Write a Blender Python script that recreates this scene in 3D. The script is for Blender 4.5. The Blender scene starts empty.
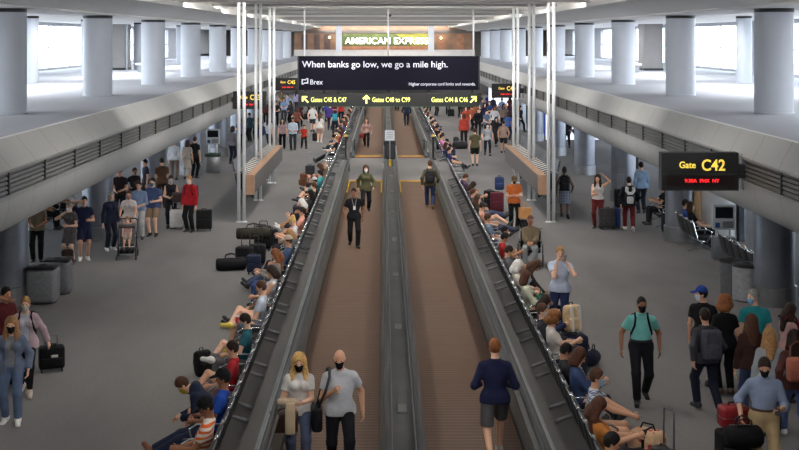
import bpy, bmesh, math, random
import numpy as np
from mathutils import Vector, Matrix
R = random.Random(7)
SC = bpy.context.scene
COL = SC.collection
PI = math.pi
F, VX, VY, EYE = 1200.0, 384.5, 38.0, 6.1      # focal length in px, vanishing point, eye height

def at(px, py, z=0.0):
    """place in the hall of a thing seen at (px,py) whose height is z"""
    d = F*(EYE-z)/(py-VY)
    return (px-VX)/F*d, d

# ------------------------------------------------------------------ materials
def lin(c):
    return tuple(((x/255)/12.92 if x/255 <= .04045 else ((x/255+.055)/1.055)**2.4) for x in c)
MC = {}
def mat(name, col, rough=.6, metal=0., var=.12, scale=9., bump=0., pat=None, col2=None, ps=1.0, emit=0.):
    key = (name, col, rough, metal, pat, col2, emit)
    if key in MC: return MC[key]
    m = bpy.data.materials.new(name); m.use_nodes = True
    nt = m.node_tree; N = nt.nodes; L = nt.links
    b = N['Principled BSDF']
    b.inputs['Roughness'].default_value = rough; b.inputs['Metallic'].default_value = metal
    if name in ('woven_cloth', 'luggage_fabric', 'hair'): b.inputs['Specular IOR Level'].default_value = .15
    tc = N.new('ShaderNodeTexCoord')
    nz = N.new('ShaderNodeTexNoise'); nz.inputs['Scale'].default_value = scale; nz.inputs['Detail'].default_value = 4
    L.new(tc.outputs['Object'], nz.inputs['Vector'])
    r = N.new('ShaderNodeValToRGB')
    c = lin(col)
    r.color_ramp.elements[0].position = .3; r.color_ramp.elements[1].position = .7
    r.color_ramp.elements[0].color = tuple(max(0, x*(1-var)) for x in c)+(1,)
    r.color_ramp.elements[1].color = tuple(min(1, x*(1+var)) for x in c)+(1,)
    L.new(nz.outputs['Fac'], r.inputs['Fac'])
    out = r.outputs['Color']
    def wave(axis, sc):
        w = N.new('ShaderNodeTexWave'); w.bands_direction = axis; w.inputs['Scale'].default_value = sc
        L.new(tc.outputs['Object'], w.inputs['Vector'])
        t = N.new('ShaderNodeMath'); t.operation = 'GREATER_THAN'; t.inputs[1].default_value = .55
        L.new(w.outputs['Fac'], t.inputs[0]); return t.outputs[0]
    if pat:
        if pat == 'plaid':
            a, b2 = wave('X', ps), wave('Z', ps)
            ad = N.new('ShaderNodeMath'); ad.operation = 'ADD'; L.new(a, ad.inputs[0]); L.new(b2, ad.inputs[1])
            mu = N.new('ShaderNodeMath'); mu.operation = 'MULTIPLY'; mu.inputs[1].default_value = .5; L.new(ad.outputs[0], mu.inputs[0])
            fac = mu.outputs[0]
        elif pat == 'spots':
            n2 = N.new('ShaderNodeTexVoronoi'); n2.inputs['Scale'].default_value = ps
            L.new(tc.outputs['Object'], n2.inputs['Vector'])
            t = N.new('ShaderNodeMath'); t.operation = 'LESS_THAN'; t.inputs[1].default_value = .38
            L.new(n2.outputs['Distance'], t.inputs[0]); fac = t.outputs[0]
        else:
            fac = wave(pat, ps)
        mx = N.new('ShaderNodeMix'); mx.data_type = 'RGBA'
        L.new(fac, mx.inputs['Factor']); L.new(out, mx.inputs['A']); mx.inputs['B'].default_value = lin(col2)+(1,)
        out = mx.outputs['Result']
    L.new(out, b.inputs['Base Color'])
    if bump:
        bp = N.new('ShaderNodeBump'); bp.inputs['Strength'].default_value = bump; bp.inputs['Distance'].default_value = .02
        n3 = N.new('ShaderNodeTexNoise'); n3.inputs['Scale'].default_value = scale*2.2
        L.new(tc.outputs['Object'], n3.inputs['Vector'])
        L.new(n3.outputs['Fac'], bp.inputs['Height']); L.new(bp.outputs['Normal'], b.inputs['Normal'])
    if emit:
        L.new(out, b.inputs['Emission Color']); b.inputs['Emission Strength'].default_value = emit
    MC[key] = m
    return m
def cloth(col, pat=None, col2=None, ps=1.0):
    g = sum(col)/3; col = tuple(int((c*.86+g*.14)*.9) for c in col)
    return mat('woven_cloth', col, .85, 0, .14, 7, .35, pat, col2, ps)

# ------------------------------------------------------------------ mesh builder
class MB:
    def __init__(s): s.v = []; s.f = []
    def add(s, vs, fs):
        o = len(s.v); s.v += [tuple(v) for v in vs]; s.f += [tuple(i+o for i in f) for f in fs]; return s
    def box(s, x0, x1, y0, y1, z0, z1, M=None):
        vs = [Vector((x, y, z)) for z in (z0, z1) for y in (y0, y1) for x in (x0, x1)]
        if M is not None: vs = [M @ v for v in vs]
        return s.add(vs, [(0,2,3,1),(4,5,7,6),(0,1,5,4),(2,6,7,3),(0,4,6,2),(1,3,7,5)])
    def rbox(s, x0, x1, y0, y1, z0, z1, r=.03, seg=3, M=None):
        bm = bmesh.new(); bmesh.ops.create_cube(bm, size=1)
        for v in bm.verts: v.co = Vector(((x0+x1)/2+v.co.x*(x1-x0), (y0+y1)/2+v.co.y*(y1-y0), (z0+z1)/2+v.co.z*(z1-z0)))
        bmesh.ops.bevel(bm, geom=list(bm.edges), offset=r, segments=seg, affect='EDGES', profile=.5)
        if M is not None: bmesh.ops.transform(bm, matrix=M, verts=bm.verts)
        bm.verts.index_update()
        s.add([v.co for v in bm.verts], [[v.index for v in f.verts] for f in bm.faces]); bm.free(); return s
    def tube(s, pts, r, n=8, closed=False):
        P = [Vector(p) for p in pts]; rs = r if isinstance(r, (list, tuple)) else [r]*len(P)
        up = None; vs = []; m = len(P)
        for i, p in enumerate(P):
            a = P[(i-1) % m] if (closed or i) else p; b = P[(i+1) % m] if (closed or i < m-1) else p
            t = (b-a).normalized()
            if up is None: up = Vector((0,0,1)) if abs(t.z) < .9 else Vector((1,0,0))
            x = t.cross(up).normalized(); up = x.cross(t).normalized()
            for k in range(n):
                a_ = 2*PI*k/n; vs.append(p+(x*math.cos(a_)+up*math.sin(a_))*rs[i])
        fs = []
        for i in range(m if closed else m-1):
            j = (i+1) % m
            for k in range(n): fs.append((i*n+k, i*n+(k+1) % n, j*n+(k+1) % n, j*n+k))
        if not closed: fs += [tuple(range(n))[::-1], tuple((m-1)*n+k for k in range(n))]
        return s.add(vs, fs)
    def lathe(s, prof, n=24, c=(0,0,0), sx=1., sy=1.):
        vs = []; m = len(prof)
        for r, z in prof:
            for k in range(n):
                a = 2*PI*k/n; vs.append((c[0]+r*sx*math.cos(a), c[1]+r*sy*math.sin(a), c[2]+z))
        fs = [(i*n+k, i*n+(k+1) % n, (i+1)*n+(k+1) % n, (i+1)*n+k) for i in range(m-1) for k in range(n)]
        fs += [tuple(range(n))[::-1], tuple((m-1)*n+k for k in range(n))]
        return s.add(vs, fs)
    def extrude(s, prof, y0, y1):
        """closed (x,z) outline swept along Y"""
        n = len(prof)
        vs = [(x, y0, z) for x, z in prof]+[(x, y1, z) for x, z in prof]
        fs = [(i, (i+1) % n, n+(i+1) % n, n+i) for i in range(n)]+[tuple(range(n))[::-1], tuple(range(n, 2*n))]
        return s.add(vs, fs)
    def build(s, name, m, parent=None, smooth=False, loc=None, kind=None):
        me = bpy.data.meshes.new(name); me.from_pydata(s.v, [], s.f); me.update()
        bm = bmesh.new(); bm.from_mesh(me); bmesh.ops.recalc_face_normals(bm, faces=bm.faces); bm.to_mesh(me); bm.free()
        me.materials.append(m)
        if smooth:
            me.polygons.foreach_set('use_smooth', [True]*len(me.polygons))
            if smooth == 'auto': me.set_sharp_from_angle(angle=math.radians(40))
        o = bpy.data.objects.new(name, me); COL.objects.link(o)
        if parent: o.parent = parent
        if loc: o.location = loc
        if kind: o['kind'] = kind
        return o
def thing(name, label, cat, loc=(0,0,0), rz=0., group=None):
    o = bpy.data.objects.new(name, None); COL.objects.link(o)
    o.location = loc; o.rotation_euler = (0, 0, math.radians(rz))
    return tag(o, label, cat, group)
def tag(o, label, cat, group=None, kind='thing'):
    o['label'] = label; o['category'] = cat; o['kind'] = kind
    if group: o['group'] = group
    return o
def copy_tree(o, parent=None):
    c = o.copy(); COL.objects.link(c)
    if parent: c.parent = parent
    for ch in o.children: copy_tree(ch, c)
    return c
def text(body, m, parent, x0, x1, zc, cap, y, name='lettering', ext=.006, bold=0.):
    """a line of letters as a mesh, from x0 to x1, capitals cap high and centred on zc"""
    def mk(t):
        cu = bpy.data.curves.new('letters', 'FONT'); cu.body = t; cu.size = 1; cu.extrude = .02; cu.offset = bold; cu.align_x = 'LEFT'
        o = bpy.data.objects.new('letters', cu); COL.objects.link(o); bpy.context.view_layer.update()
        me = bpy.data.meshes.new_from_object(o.evaluated_get(bpy.context.evaluated_depsgraph_get()))
        bpy.data.objects.remove(o); bpy.data.curves.remove(cu); return me
    hm = mk('H'); hv = [v.co.y for v in hm.vertices]; h0, h1 = min(hv), max(hv); bpy.data.meshes.remove(hm)
    me = mk(body); xs = [v.co.x for v in me.vertices]; a, b = min(xs), max(xs)
    kx = (x1-x0)/(b-a); kz = cap/(h1-h0)
    for v in me.vertices: v.co = (x0+(v.co.x-a)*kx, -v.co.z*ext/.02, zc+(v.co.y-(h0+h1)/2)*kz)
    me.name = name; me.materials.clear(); me.materials.append(m)
    o = bpy.data.objects.new(name, me); COL.objects.link(o); o.location = (0, y, 0)
    if parent: o.parent = parent
    return o
ORD = 'first second third fourth fifth sixth seventh eighth ninth tenth eleventh twelfth thirteenth fourteenth fifteenth sixteenth seventeenth eighteenth nineteenth twentieth'.split()

# ------------------------------------------------------------------ palette
WHITE = mat('white_painted_column', (164,169,178), .5, 0, .02, 3)
SOFFIT = mat('white_soffit', (214,212,208), .6, 0, .03, 1)
METALW = mat('polished_steel', (232,232,232), .35, .12, .04, 5)
STEEL = mat('brushed_steel', (150,152,156), .35, .85, .1, 6)
CHROME = mat('chrome', (225,226,228), .22, .9, .03, 6)
DARKSTEEL = mat('dark_column_cladding', (126,130,140), .36, .55, .15, 2)
BLACK = mat('black_plastic', (24,24,26), .5, 0, .15, 9)
RUBBER = mat('black_handrail_rubber', (44,44,46), .45, 0, .12, 9)
VINYL = mat('black_seat_vinyl', (34,34,38), .45, 0, .15, 9, .1)
SIGNB = mat('black_sign_face', (15,15,18), .6, 0, .1, 4)
YL = mat('lit_yellow_lettering', (240,206,84), .5, 0, 0, 1, emit=.9)
YG = mat('lit_pale_yellow_lettering', (236,244,130), .5, 0, 0, 1, emit=1.0)
REDL = mat('red_led', (255,40,45), .5, 0, 0, 1, emit=1.5)
WL = mat('white_sign_lettering', (206,210,220), .6, 0, 0, 1, emit=.08)

def panel_mat(name, col, pitch, rough=.5, seam=.45, var=.04):
    m = mat(name, col, rough, 0, var, .8); nt = m.node_tree; N, L = nt.nodes, nt.links
    b = N['Principled BSDF']; src = b.inputs['Base Color'].links[0].from_socket
    tc = N.new('ShaderNodeTexCoord'); sp = N.new('ShaderNodeSeparateXYZ'); L.new(tc.outputs['Object'], sp.inputs[0])
    d = N.new('ShaderNodeMath'); d.operation = 'DIVIDE'; d.inputs[1].default_value = pitch; L.new(sp.outputs['Y'], d.inputs[0])
    fr = N.new('ShaderNodeMath'); fr.operation = 'FRACT'; L.new(d.outputs[0], fr.inputs[0])
    lt = N.new('ShaderNodeMath'); lt.operation = 'LESS_THAN'; lt.inputs[1].default_value = .014/pitch*1.2; L.new(fr.outputs[0], lt.inputs[0])
    mx = N.new('ShaderNodeMix'); mx.data_type = 'RGBA'; L.new(lt.outputs[0], mx.inputs['Factor']); L.new(src, mx.inputs['A'])
    mx.inputs['B'].default_value = tuple(x*seam for x in lin(col))+(1,)
    L.new(mx.outputs['Result'], b.inputs['Base Color']); return m

def carpet_mat(name, c1, c2, c3):
    m = bpy.data.materials.new(name); m.use_nodes = True; nt = m.node_tree; N, L = nt.nodes, nt.links
    b = N['Principled BSDF']; b.inputs['Roughness'].default_value = .95; b.inputs['Specular IOR Level'].default_value = .15
    tc = N.new('ShaderNodeTexCoord')
    n1 = N.new('ShaderNodeTexNoise'); n1.inputs['Scale'].default_value = .35; n1.inputs['Detail'].default_value = 5
    n2 = N.new('ShaderNodeTexNoise'); n2.inputs['Scale'].default_value = 14; n2.inputs['Detail'].default_value = 3
    mp = N.new('ShaderNodeMapping'); mp.inputs['Rotation'].default_value = (0,0,.5); mp.inputs['Scale'].default_value = (1,.35,1)
    L.new(tc.outputs['Object'], mp.inputs[0]); L.new(mp.outputs[0], n1.inputs['Vector']); L.new(tc.outputs['Object'], n2.inputs['Vector'])
    r1 = N.new('ShaderNodeValToRGB'); r1.color_ramp.elements[0].position = .38; r1.color_ramp.elements[1].position = .62
    r1.color_ramp.elements[0].color = lin(c1)+(1,); r1.color_ramp.elements[1].color = lin(c2)+(1,)
    L.new(n1.outputs['Fac'], r1.inputs[0])
    mx = N.new('ShaderNodeMix'); mx.data_type = 'RGBA'; L.new(r1.outputs[0], mx.inputs['A']); mx.inputs['B'].default_value = lin(c3)+(1,)
    t = N.new('ShaderNodeMath'); t.operation = 'MULTIPLY'; t.inputs[1].default_value = .5; L.new(n2.outputs['Fac'], t.inputs[0]); L.new(t.outputs[0], mx.inputs['Factor'])
    L.new(mx.outputs['Result'], b.inputs['Base Color'])
    bp = N.new('ShaderNodeBump'); bp.inputs['Strength'].default_value = .3; bp.inputs['Distance'].default_value = .01
    L.new(n2.outputs['Fac'], bp.inputs['Height']); L.new(bp.outputs[0], b.inputs['Normal'])
    return m
CARPET = carpet_mat('grey_carpet', (110,109,110), (132,130,129), (94,93,95))
CARPETU = carpet_mat('pale_balcony_carpet', (150,152,158), (160,161,166), (140,142,150))

# ------------------------------------------------------------------ setting
Y0, Y1 = -6.0, 132.0
FLOOR = MB().box(-18.5, 18.5, Y0, Y1, -.2, 0).build('floor', CARPET, kind='structure')
MB().box(-18.5, 18.5, Y0-.3, Y0, 0, 7.6).build('wall_back', SOFFIT, kind='structure')
PANEL = panel_mat('pale_fascia_panel', (196,194,190), 1.42)
COVE = panel_mat('pale_cove_panel', (176,175,173), 1.42)
SLAT = mat('grey_metal_slat', (112,110,108), .5, .3, .08, 6)
RECESS = mat('dark_recess', (52,51,51), .8, 0, .1, 4)
ZB = 4.36
YB0, YB1 = 2.0, 116.0
for side, sg, xe, xs, xc in (('left', -1, 6.55, 6.2, 6.58), ('right', 1, 6.77, 6.55, 7.07)):
    w = 18.2
    MB().extrude([(sg*x, z) for x, z in ((xe, ZB), (w, ZB), (w, ZB-.25), (xe+.4, ZB-.25), (xe+.05, ZB-.08))], YB0, YB1).build('floor_balcony_'+side, CARPETU, kind='structure')
    MB().extrude([(sg*x, z) for x, z in ((xe, ZB+.02), (xe+.12, ZB+.012), (xe+.1, ZB-.2), (xs+.1, 3.88), (xs, 3.88), (xs-.02, 3.93))], YB0, YB1).build('trim_fascia_'+side, PANEL, kind='structure')
    cov = [(xs, 3.5), (xs+.02, 3.42)]
    for k in range(9):
        a = k/8*PI/2
        cov.append((xs+.02+(xc-xs-.02)*(1-math.cos(a))**1.0*1.0, 3.42-.62*math.sin(a)))
    cov += [(xc+.12, 2.8), (xc+.12, 2.95), (xs+.25, 3.5)]
    MB().extrude([(sg*x, z) for x, z in cov], YB0, YB1).build('trim_cove_'+side, COVE, smooth='auto', kind='structure')
    MB().extrude([(sg*x, z) for x, z in ((xs+.2, 3.5), (xs+.2, 3.9), (xs+.25, 3.9), (xs+.25, 3.5))], YB0, YB1).build('trim_recess_'+side, RECESS, kind='structure')
    b = MB()
    for k in range(5):
        z = 3.525+k*.077
        b.extrude([(sg*x, zz) for x, zz in ((xs+.03, z), (xs+.05, z+.052), (xs+.10, z+.052), (xs+.08, z))], YB0, YB1)
    b.build('trim_slats_'+side, SLAT, kind='structure')
    b = MB(); y = 19.9-2.13*8
    while y < YB1:
        b.box(*sorted((sg*(xs+.015), sg*(xs+.17))), y-.03, y+.03, 3.5, 3.9); y += 2.13
    b.build('trim_slat_posts_'+side, BLACK, kind='structure')
    # underside of the balcony and outer wall with two storeys of window
    x0, x1 = sorted((sg*(xc+.1), sg*18.2)); MB().box(x0, x1, YB0, YB1, 2.82, 2.95).build('ceiling_under_balcony_'+side, SOFFIT, kind='structure')
    x0, x1 = sorted((sg*18.2, sg*18.5))
    b = MB(); b.box(x0, x1, Y0, Y1, 0, .7); b.box(x0, x1, Y0, Y1, 2.8, ZB+.12); b.box(x0, x1, Y0, Y1, 6.75, 7.6)
    b.box(x0, x1, Y0, 30, .7, 2.85); b.box(x0, x1, Y0, 36, 2.8, 6.75); b.box(x0, x1, 116, Y1, .7, 6.75)  # unseen near stretch, closed without windows to darken the near end
    for yy in ((56, 59.5), (74, 78), (88, 92), (101, 105)): b.box(x0, x1, yy[0], yy[1], ZB+.1, 6.75)
    b.build('wall_'+side, mat('pale_wall', (170,172,178), .7, 0, .05, 2), kind='structure')
    xm = sg*18.25
    b = MB(); y = 30.0
    while y < 116:
        b.box(xm-.03, xm+.03, y-.03, y+.03, ZB+.1, 6.75); b.box(xm-.03, xm+.03, y-.03, y+.03, .7, 2.8); y += 4.4
    b.box(xm-.03, xm+.03, 30, 116, 5.55, 5.6)
    b.build('trim_mullions_'+side, mat('grey_mullion', (150,156,164), .5, .2, .05, 4), kind='structure')

def glass():
    m = bpy.data.materials.new('window_glass'); m.use_nodes = True; nt = m.node_tree; N, L = nt.nodes, nt.links
    N.remove(N['Principled BSDF']); o = N['Material Output']
    t = N.new('ShaderNodeBsdfTransparent'); t.inputs[0].default_value = (.93,.95,.97,1)
    g = N.new('ShaderNodeBsdfGlossy'); g.inputs['Roughness'].default_value = .03
    mx = N.new('ShaderNodeMixShader'); mx.inputs[0].default_value = .06; L.new(t.outputs[0], mx.inputs[1]); L.new(g.outputs[0], mx.inputs[2]); L.new(mx.outputs[0], o.inputs[0])
    return m
GLASS = glass()
for n, (sg, z0, z1, yw) in enumerate(((-1, ZB+.1, 6.76, 36), (1, ZB+.1, 6.76, 36), (-1, .7, 2.81, 30), (1, .7, 2.81, 30))):
    MB().box(sg*18.3-.008, sg*18.3+.008, yw, 116, z0, z1).build('window_%d' % (n+1), GLASS, kind='structure')
MB().box(-160, 160, -90, 330, -1.2, -1.0).build('ground_apron', mat('airfield_concrete', (190,188,184), .9, 0, .06, .05), kind='structure')

# ceiling: low white soffits over the balconies, higher ribbed ceiling over the concourse
CEIL = panel_mat('pale_ceiling_panel', (212,210,206), 1.1, .6, .5, .03)
MB().box(-7.2, 7.2, Y0, Y1, 7.45, 7.6).build('ceiling', CEIL, kind='structure')
for side, sg in (('left', -1), ('right', 1)):
    MB().extrude([(sg*x, z) for x, z in ((6.5, 7.18), (6.9, 7.06), (8.0, 6.82), (8.0, 6.78), (9.9, 6.78), (9.9, 6.95), (18.4, 6.95), (18.4, 7.6), (6.5, 7.6))], Y0, Y1).build('ceiling_soffit_'+side, SOFFIT, kind='structure')
b = MB()
for k in range(16):
    y = 1.7+8.75*k
    if k % 2 == 0:
        b.extrude([(-6.6, 7.46), (6.6, 7.46), (6.6, 7.2), (-6.6, 7.2)], y-.35, y+.35)
    else:
        b.extrude([(-6.6, 7.46), (6.6, 7.46), (6.6, 7.3), (-6.6, 7.3)], y-.2, y+.2)
b.build('ceiling_ribs', mat('grey_ceiling_rib', (150,148,146), .6, 0, .04, 3), kind='structure')
b = MB()
for k in range(15):
    y = 1.7+8.75*k
    for q in range(1, 5):
        yy = y+q*1.75
        b.box(-6.5, 6.5, yy-.05, yy+.05, 7.34, 7.46)
b.build('ceiling_battens', mat('pale_ceiling_batten', (206,205,202), .6, 0, .04, 3), kind='structure')

for side, sg in (('left', -1), ('right', 1)):
    MB().extrude([(sg*x, z) for x, z in ((6.22, 7.06), (6.6, 7.06), (6.6, 7.1), (6.26, 7.1), (6.26, 7.2), (6.22, 7.2))], Y0, Y1).build('trim_cove_ledge_'+side, SOFFIT, kind='structure')  # added ledge, lip raised to hide the ceiling fill strips
    MB().box(sg*12.2-.3, sg*12.2+.3, Y0+6, 118, 6.91, 6.96).build('trim_balcony_light_'+side, SOFFIT, kind='structure')
# white columns above, dark metal columns below
def column_pair(i, side, x):
    y = 27.6+8.72*i
    o = thing('column', 'round white column on the %s balcony, %s from the near end' % (side, ORD[i]), 'column', (x, y, ZB), 0, 'white columns along the balconies')
    MB().lathe([(.438, 0), (.438, 2.34)], 40).build('shaft', WHITE, o, 'auto')
    MB().lathe([(.443, 2.33), (.443, 2.415)], 40).build('top_band', BLACK, o, 'auto')
    MB().lathe([(.45, 0), (.45, .04), (.438, .05)], 40).build('base_ring', WHITE, o, 'auto')
    if i < 7:
        o = thing('column', 'round dark metal column under the %s balcony, %s from the near end' % (side, ORD[i]), 'column', (x, y, 0), 0, 'metal columns under the balconies')
        MB().lathe([(.46, .42), (.46, 2.815)], 40).build('shaft', DARKSTEEL, o, 'auto')
        MB().lathe([(.5, 0), (.5, .42), (.46, .44)], 40).build('base_ring', STEEL, o, 'auto')
for i in range(10):
    column_pair(i, 'left', -8.68); column_pair(i, 'right', 8.96)
for i, y in enumerate((46.2, 54.9, 66.5, 80, 97)):
    o = thing('slim_column', 'slim white column near the left balcony windows, %s from the near end' % ORD[i], 'column', (-13.6, y, ZB), 0, 'slim columns by the windows')
    MB().lathe([(.28, 0), (.28, 2.5)], 28).build('shaft', WHITE, o, 'auto'); MB().lathe([(.285, 2.5), (.285, 2.585)], 28).build('top_band', BLACK, o, 'auto')
for i, y in enumerate((46.4, 83, 99)):
    o = thing('slim_column', 'slim white column near the right balcony windows, %s from the near end' % ORD[i], 'column', (13.9, y, ZB), 0, 'slim columns by the windows')
    MB().lathe([(.3, 0), (.3, 2.5)], 28).build('shaft', WHITE, o, 'auto'); MB().lathe([(.305, 2.5), (.305, 2.585)], 28).build('top_band', BLACK, o, 'auto')
GP = mat('grey_partition', (128,126,126), .7, 0, .06, 2)
for sgn, x, y, lab in ((1, 14.4, 65, 'grey partition block by the right balcony windows'), (-1, -14.6, 66, 'grey partition block by the left balcony windows')):
    o = thing('partition_block', lab, 'partition', (x, y, ZB))
    MB().rbox(-.5, .5, -.8, .8, 0, 2.5, .02, 2).build('body', GP, o); MB().box(-.52, .52, -.82, .82, 0, .12).build('plinth', BLACK, o)
    MB().box(.58, .66, -.9, -.82, 0, 2.5).build('post', STEEL, o)
for i, (x, y, s) in enumerate(((-12.3, 62, 'left'), (12.6, 61.5, 'right'))):
    o = thing('balcony_bench', 'low white bench by the %s balcony windows' % s, 'bench', (x, y, ZB), 90)
    MB().rbox(-1.4, 1.4, -.3, .3, .36, .46, .03, 2).build('seat', SOFFIT, o)
    for k in (-1.1, 1.1): MB().box(k-.05, k+.05, -.22, .22, 0, .37).build('leg', STEEL, o)

# far end: lounge front above, opening below
o = thing('lounge_front', 'lit lounge storefront with large lettering across the far upper level', 'storefront', (0, 117, ZB))
MB().box(-8.8, 8.8, 0, .3, 0, 2.9).build('wall', mat('brown_lounge_wall', (112,84,64), .7, 0, .25, 1.2), o)
pic = mat('backlit_foliage_picture', (70,82,34), .6, 0, .75, .9, pat='spots', col2=(118,116,30), ps=.3, emit=.0001)
MB().box(-4.4, 4.6, -.1, 0, .95, 2.15).build('backlit_picture', pic, o)
MB().box(-4.4, 4.6, -.16, -.02, .62, .95).build('counter_band', mat('orange_wood', (150,96,66), .6, 0, .2, 2), o)
MB().box(-8.8, 8.8, -.14, -.01, 0, .6).build('lower_panel', mat('pale_panel', (170,166,164), .5, 0, .08, 1.4), o)
MB().box(-8.8, 8.8, -.12, -.01, 2.2, 2.5).build('header', mat('dark_header', (70,64,60), .6, 0, .1, 1.4), o)
for xx in (-7.8, -6.6, -5.6): MB().box(xx-.3, xx+.3, -.05, 0, .62, 2.1).build('wall_panel', mat('dark_lounge_panel', (70,52,48), .6, 0, .4, 2), o)
for xx in (5.6, 7.4): MB().box(xx-.35, xx+.35, -.05, 0, .62, 2.1).build('wall_panel', mat('rust_lounge_panel', (132,88,62), .6, 0, .3, 2), o)
for xx, zz in ((-5.35, 1.8), (5.5, 1.75)): MB().lathe([(.02, -.12), (.08, -.08), (.11, 0), (.08, .08), (.02, .12)], 14, (xx, -.25, zz)).build('lamp', mat('warm_lamp', (255,214,160), .5, 0, 0, 1, emit=5.), o, True)
text('AMERICAN EXPRESS', mat('white_lit_lettering', (255,248,232), .5, 0, 0, 1, emit=2.2), o, -3.86, 4.24, 1.47, .62, -.2, ext=.05, bold=.012)
MB().box(-8.9, 8.9, 111.5, 132, ZB-.45, ZB).build('floor_bridge', PANEL, kind='structure')
MB().box(-18.4, 18.4, Y1-.2, Y1, 0, 7.6).build('wall_far', mat('far_wall_paint', (96,92,90), .8, 0, .2, .5), kind='structure')
for x, s in ((-4.25, 'left'), (4.35, 'right')):
    o = thing('square_post', 'square white post before the far lounge front, %s side of its lettering' % s, 'post', (x, 112, ZB))
    MB().box(-.27, .27, -.27, .27, 0, 2.97).build('shaft', WHITE, o); MB().box(-.3, .3, -.3, .3, 0, .1).build('base', STEEL, o)
MB().box(-7.4, 7.2, 111.5, 111.56, ZB, ZB+.45).build('trim_bridge_rail', mat('pale_panel', (170,166,164), .5, 0, .08, 1.4), kind='structure')

# ------------------------------------------------------------------ moving walkways
TREAD = mat('brown_metal_tread', (110,87,72), .5, .12, .1, 2., 0, 'Y', (88,68,57), 2.2)
TREAD.node_tree.nodes['Principled BSDF'].inputs['Specular IOR Level'].default_value = .3
SKIRT = mat('pale_balustrade', (116,126,128), .35, .2, .3, 1.4)
DECK = mat('grey_deck_metal', (100,102,106), .3, .7, .3, .9)
YEL = mat('yellow_safety_paint', (210,170,30), .5, 0, .2, 4)
COMB = mat('orange_brown_landing', (176,118,76), .5, .2, .1, 4)
def walkway(x0, x1, caps, y0, y1, label):
    o = thing('moving_walkway', label, 'moving walkway', ((x0+x1)/2, y0, 0), 0, 'moving walkways down the middle of the hall')
    c = (x0+x1)/2; x0 -= c; x1 -= c; n = y1-y0
    MB().box(x0, x1, 0, n, .003, .03).build('tread', TREAD, o)
    for yy in (0, n-.5): MB().box(x0, x1, yy, yy+.5, .02, .045).build('landing_plate', COMB, o)
    for yy in (.5, n-.62): MB().box(x0, x1, yy, yy+.22, .045, .055).build('yellow_edge', YEL, o)
    for xx in (x0+.02, x1-.07): MB().box(xx, xx+.05, n-4.2, n-.4, .03, .06).build('yellow_side_line', YEL, o)
    for sg, xe, (ca, cb) in ((-1, x0, caps[0]), (1, x1, caps[1])):
        ca -= c; cb -= c; m = (ca+cb)/2; w = (cb-ca)/2; face = ca if sg > 0 else cb
        f0 = min(abs(xe), abs(face))*sg if abs(face) < abs(xe) else xe
        MB().extrude([(xe+sg*.004, .1), (xe+sg*.01 if abs(face) < abs(xe) else face+sg*.012, .86), (xe+sg*.14, .86), (xe+sg*.12, .1)], 0, n).build('balustrade', SKIRT, o)
        MB().box(*sorted((xe-sg*.004, xe+sg*.12)), 0, n, .003, .1).build('inner_skirt', RUBBER, o)
        MB().rbox(ca, cb, .05, n-.05, .855, .9, .012, 2).build('handrail_deck', mat('dark_deck_metal', (66,66,66), .45, .2, .15, 1.5), o, 'auto')
        so = cb if sg > 0 else ca
        MB().box(*sorted((so, so-sg*.018)), .06, n-.06, .9, .912).build('edge_strip', STEEL, o)
        rr = [(m, -.02, .42), (m, -.16, .6), (m, -.14, .8), (m, .05, .92), (m, .4, .93), (m, n-.4, .93), (m, n-.05, .92), (m, n+.14, .8), (m, n+.16, .6), (m, n, .42)]
        MB().tube(rr, .04, 10).build('handrail', RUBBER, o, True)
        if abs(xe+c-.26) > .6: MB().box(*sorted((xe+sg*.12, xe+sg*.24)), 0, n, .0, .3).build('outer_skirt', DECK, o)
    return o
WK = [(-1.52, -.08, ((-1.60, -1.455), (-.005, .11))), (.60, 2.04, ((.395, .53), (1.90, 2.13)))]
walkway(*WK[0], 6, 51.2, 'near left moving walkway with brown treads, carrying the couple in white')
walkway(*WK[1], 6, 51.2, 'near right moving walkway with brown treads, carrying the man in grey shorts')
walkway(*WK[0], 61, 110, 'far left moving walkway beyond the floor gap, brown treads')
walkway(*WK[1], 61, 110, 'far right moving walkway beyond the floor gap, brown treads')
for y0, y1, lab in ((6, 51.2, 'near'), (61, 110, 'far')):
    o = thing('centre_deck', 'grey metal deck between the two %s walkways' % lab, 'deck', (.26, y0, 0))
    MB().box(-.2, .2, 0, y1-y0, 0, .62).build('body', DECK, o)
    for k in range(int((y1-y0)/5)): MB().rbox(-.07, .07, 1.5+k*5, 1.9+k*5, .615, .65, .01, 1).build('cover_plate', STEEL, o)
for x, y, lab in ((-1.95, 60.3, 'left of the far walkway entrance'), (2.45, 60.3, 'right of the far walkway entrance')):
    o = thing('bollard', 'black bollard post '+lab, 'bollard', (x, y, 0), 0, 'black bollards at the far walkway')
    MB().lathe([(.16, 0), (.16, .05), (.05, .08), (.05, 1.0), (.07, 1.02), (.07, 1.12), (.02, 1.15)], 16).build('post', BLACK, o, 'auto')
    MB().lathe([(.09, 1.15), (.09, 1.2), (.03, 1.26)], 12).build('beacon', mat('amber_beacon', (230,190,90), .4, 0, .1, 3), o, 'auto')
o = thing('control_cabinet', 'black control cabinet at the far walkway entrance, below the white notice', 'cabinet', (.26, 60.2, 0))
MB().rbox(-.3, .3, -.25, .25, 0, .95, .03, 2).build('body', BLACK, o); MB().box(-.22, .22, -.262, -.25, .15, .8).build('door', RUBBER, o)
o = thing('notice_board', 'small white notice on a post above the black cabinets', 'sign', (.26, 59.8, 0))
MB().tube([(0, 0, 0), (0, 0, 1.2)], .03).build('post', STEEL, o); MB().box(-.24, .24, -.03, .01, 1.0, 1.5).build('panel', mat('white_notice', (215,218,224), .5, 0, .03, 4), o)
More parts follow.
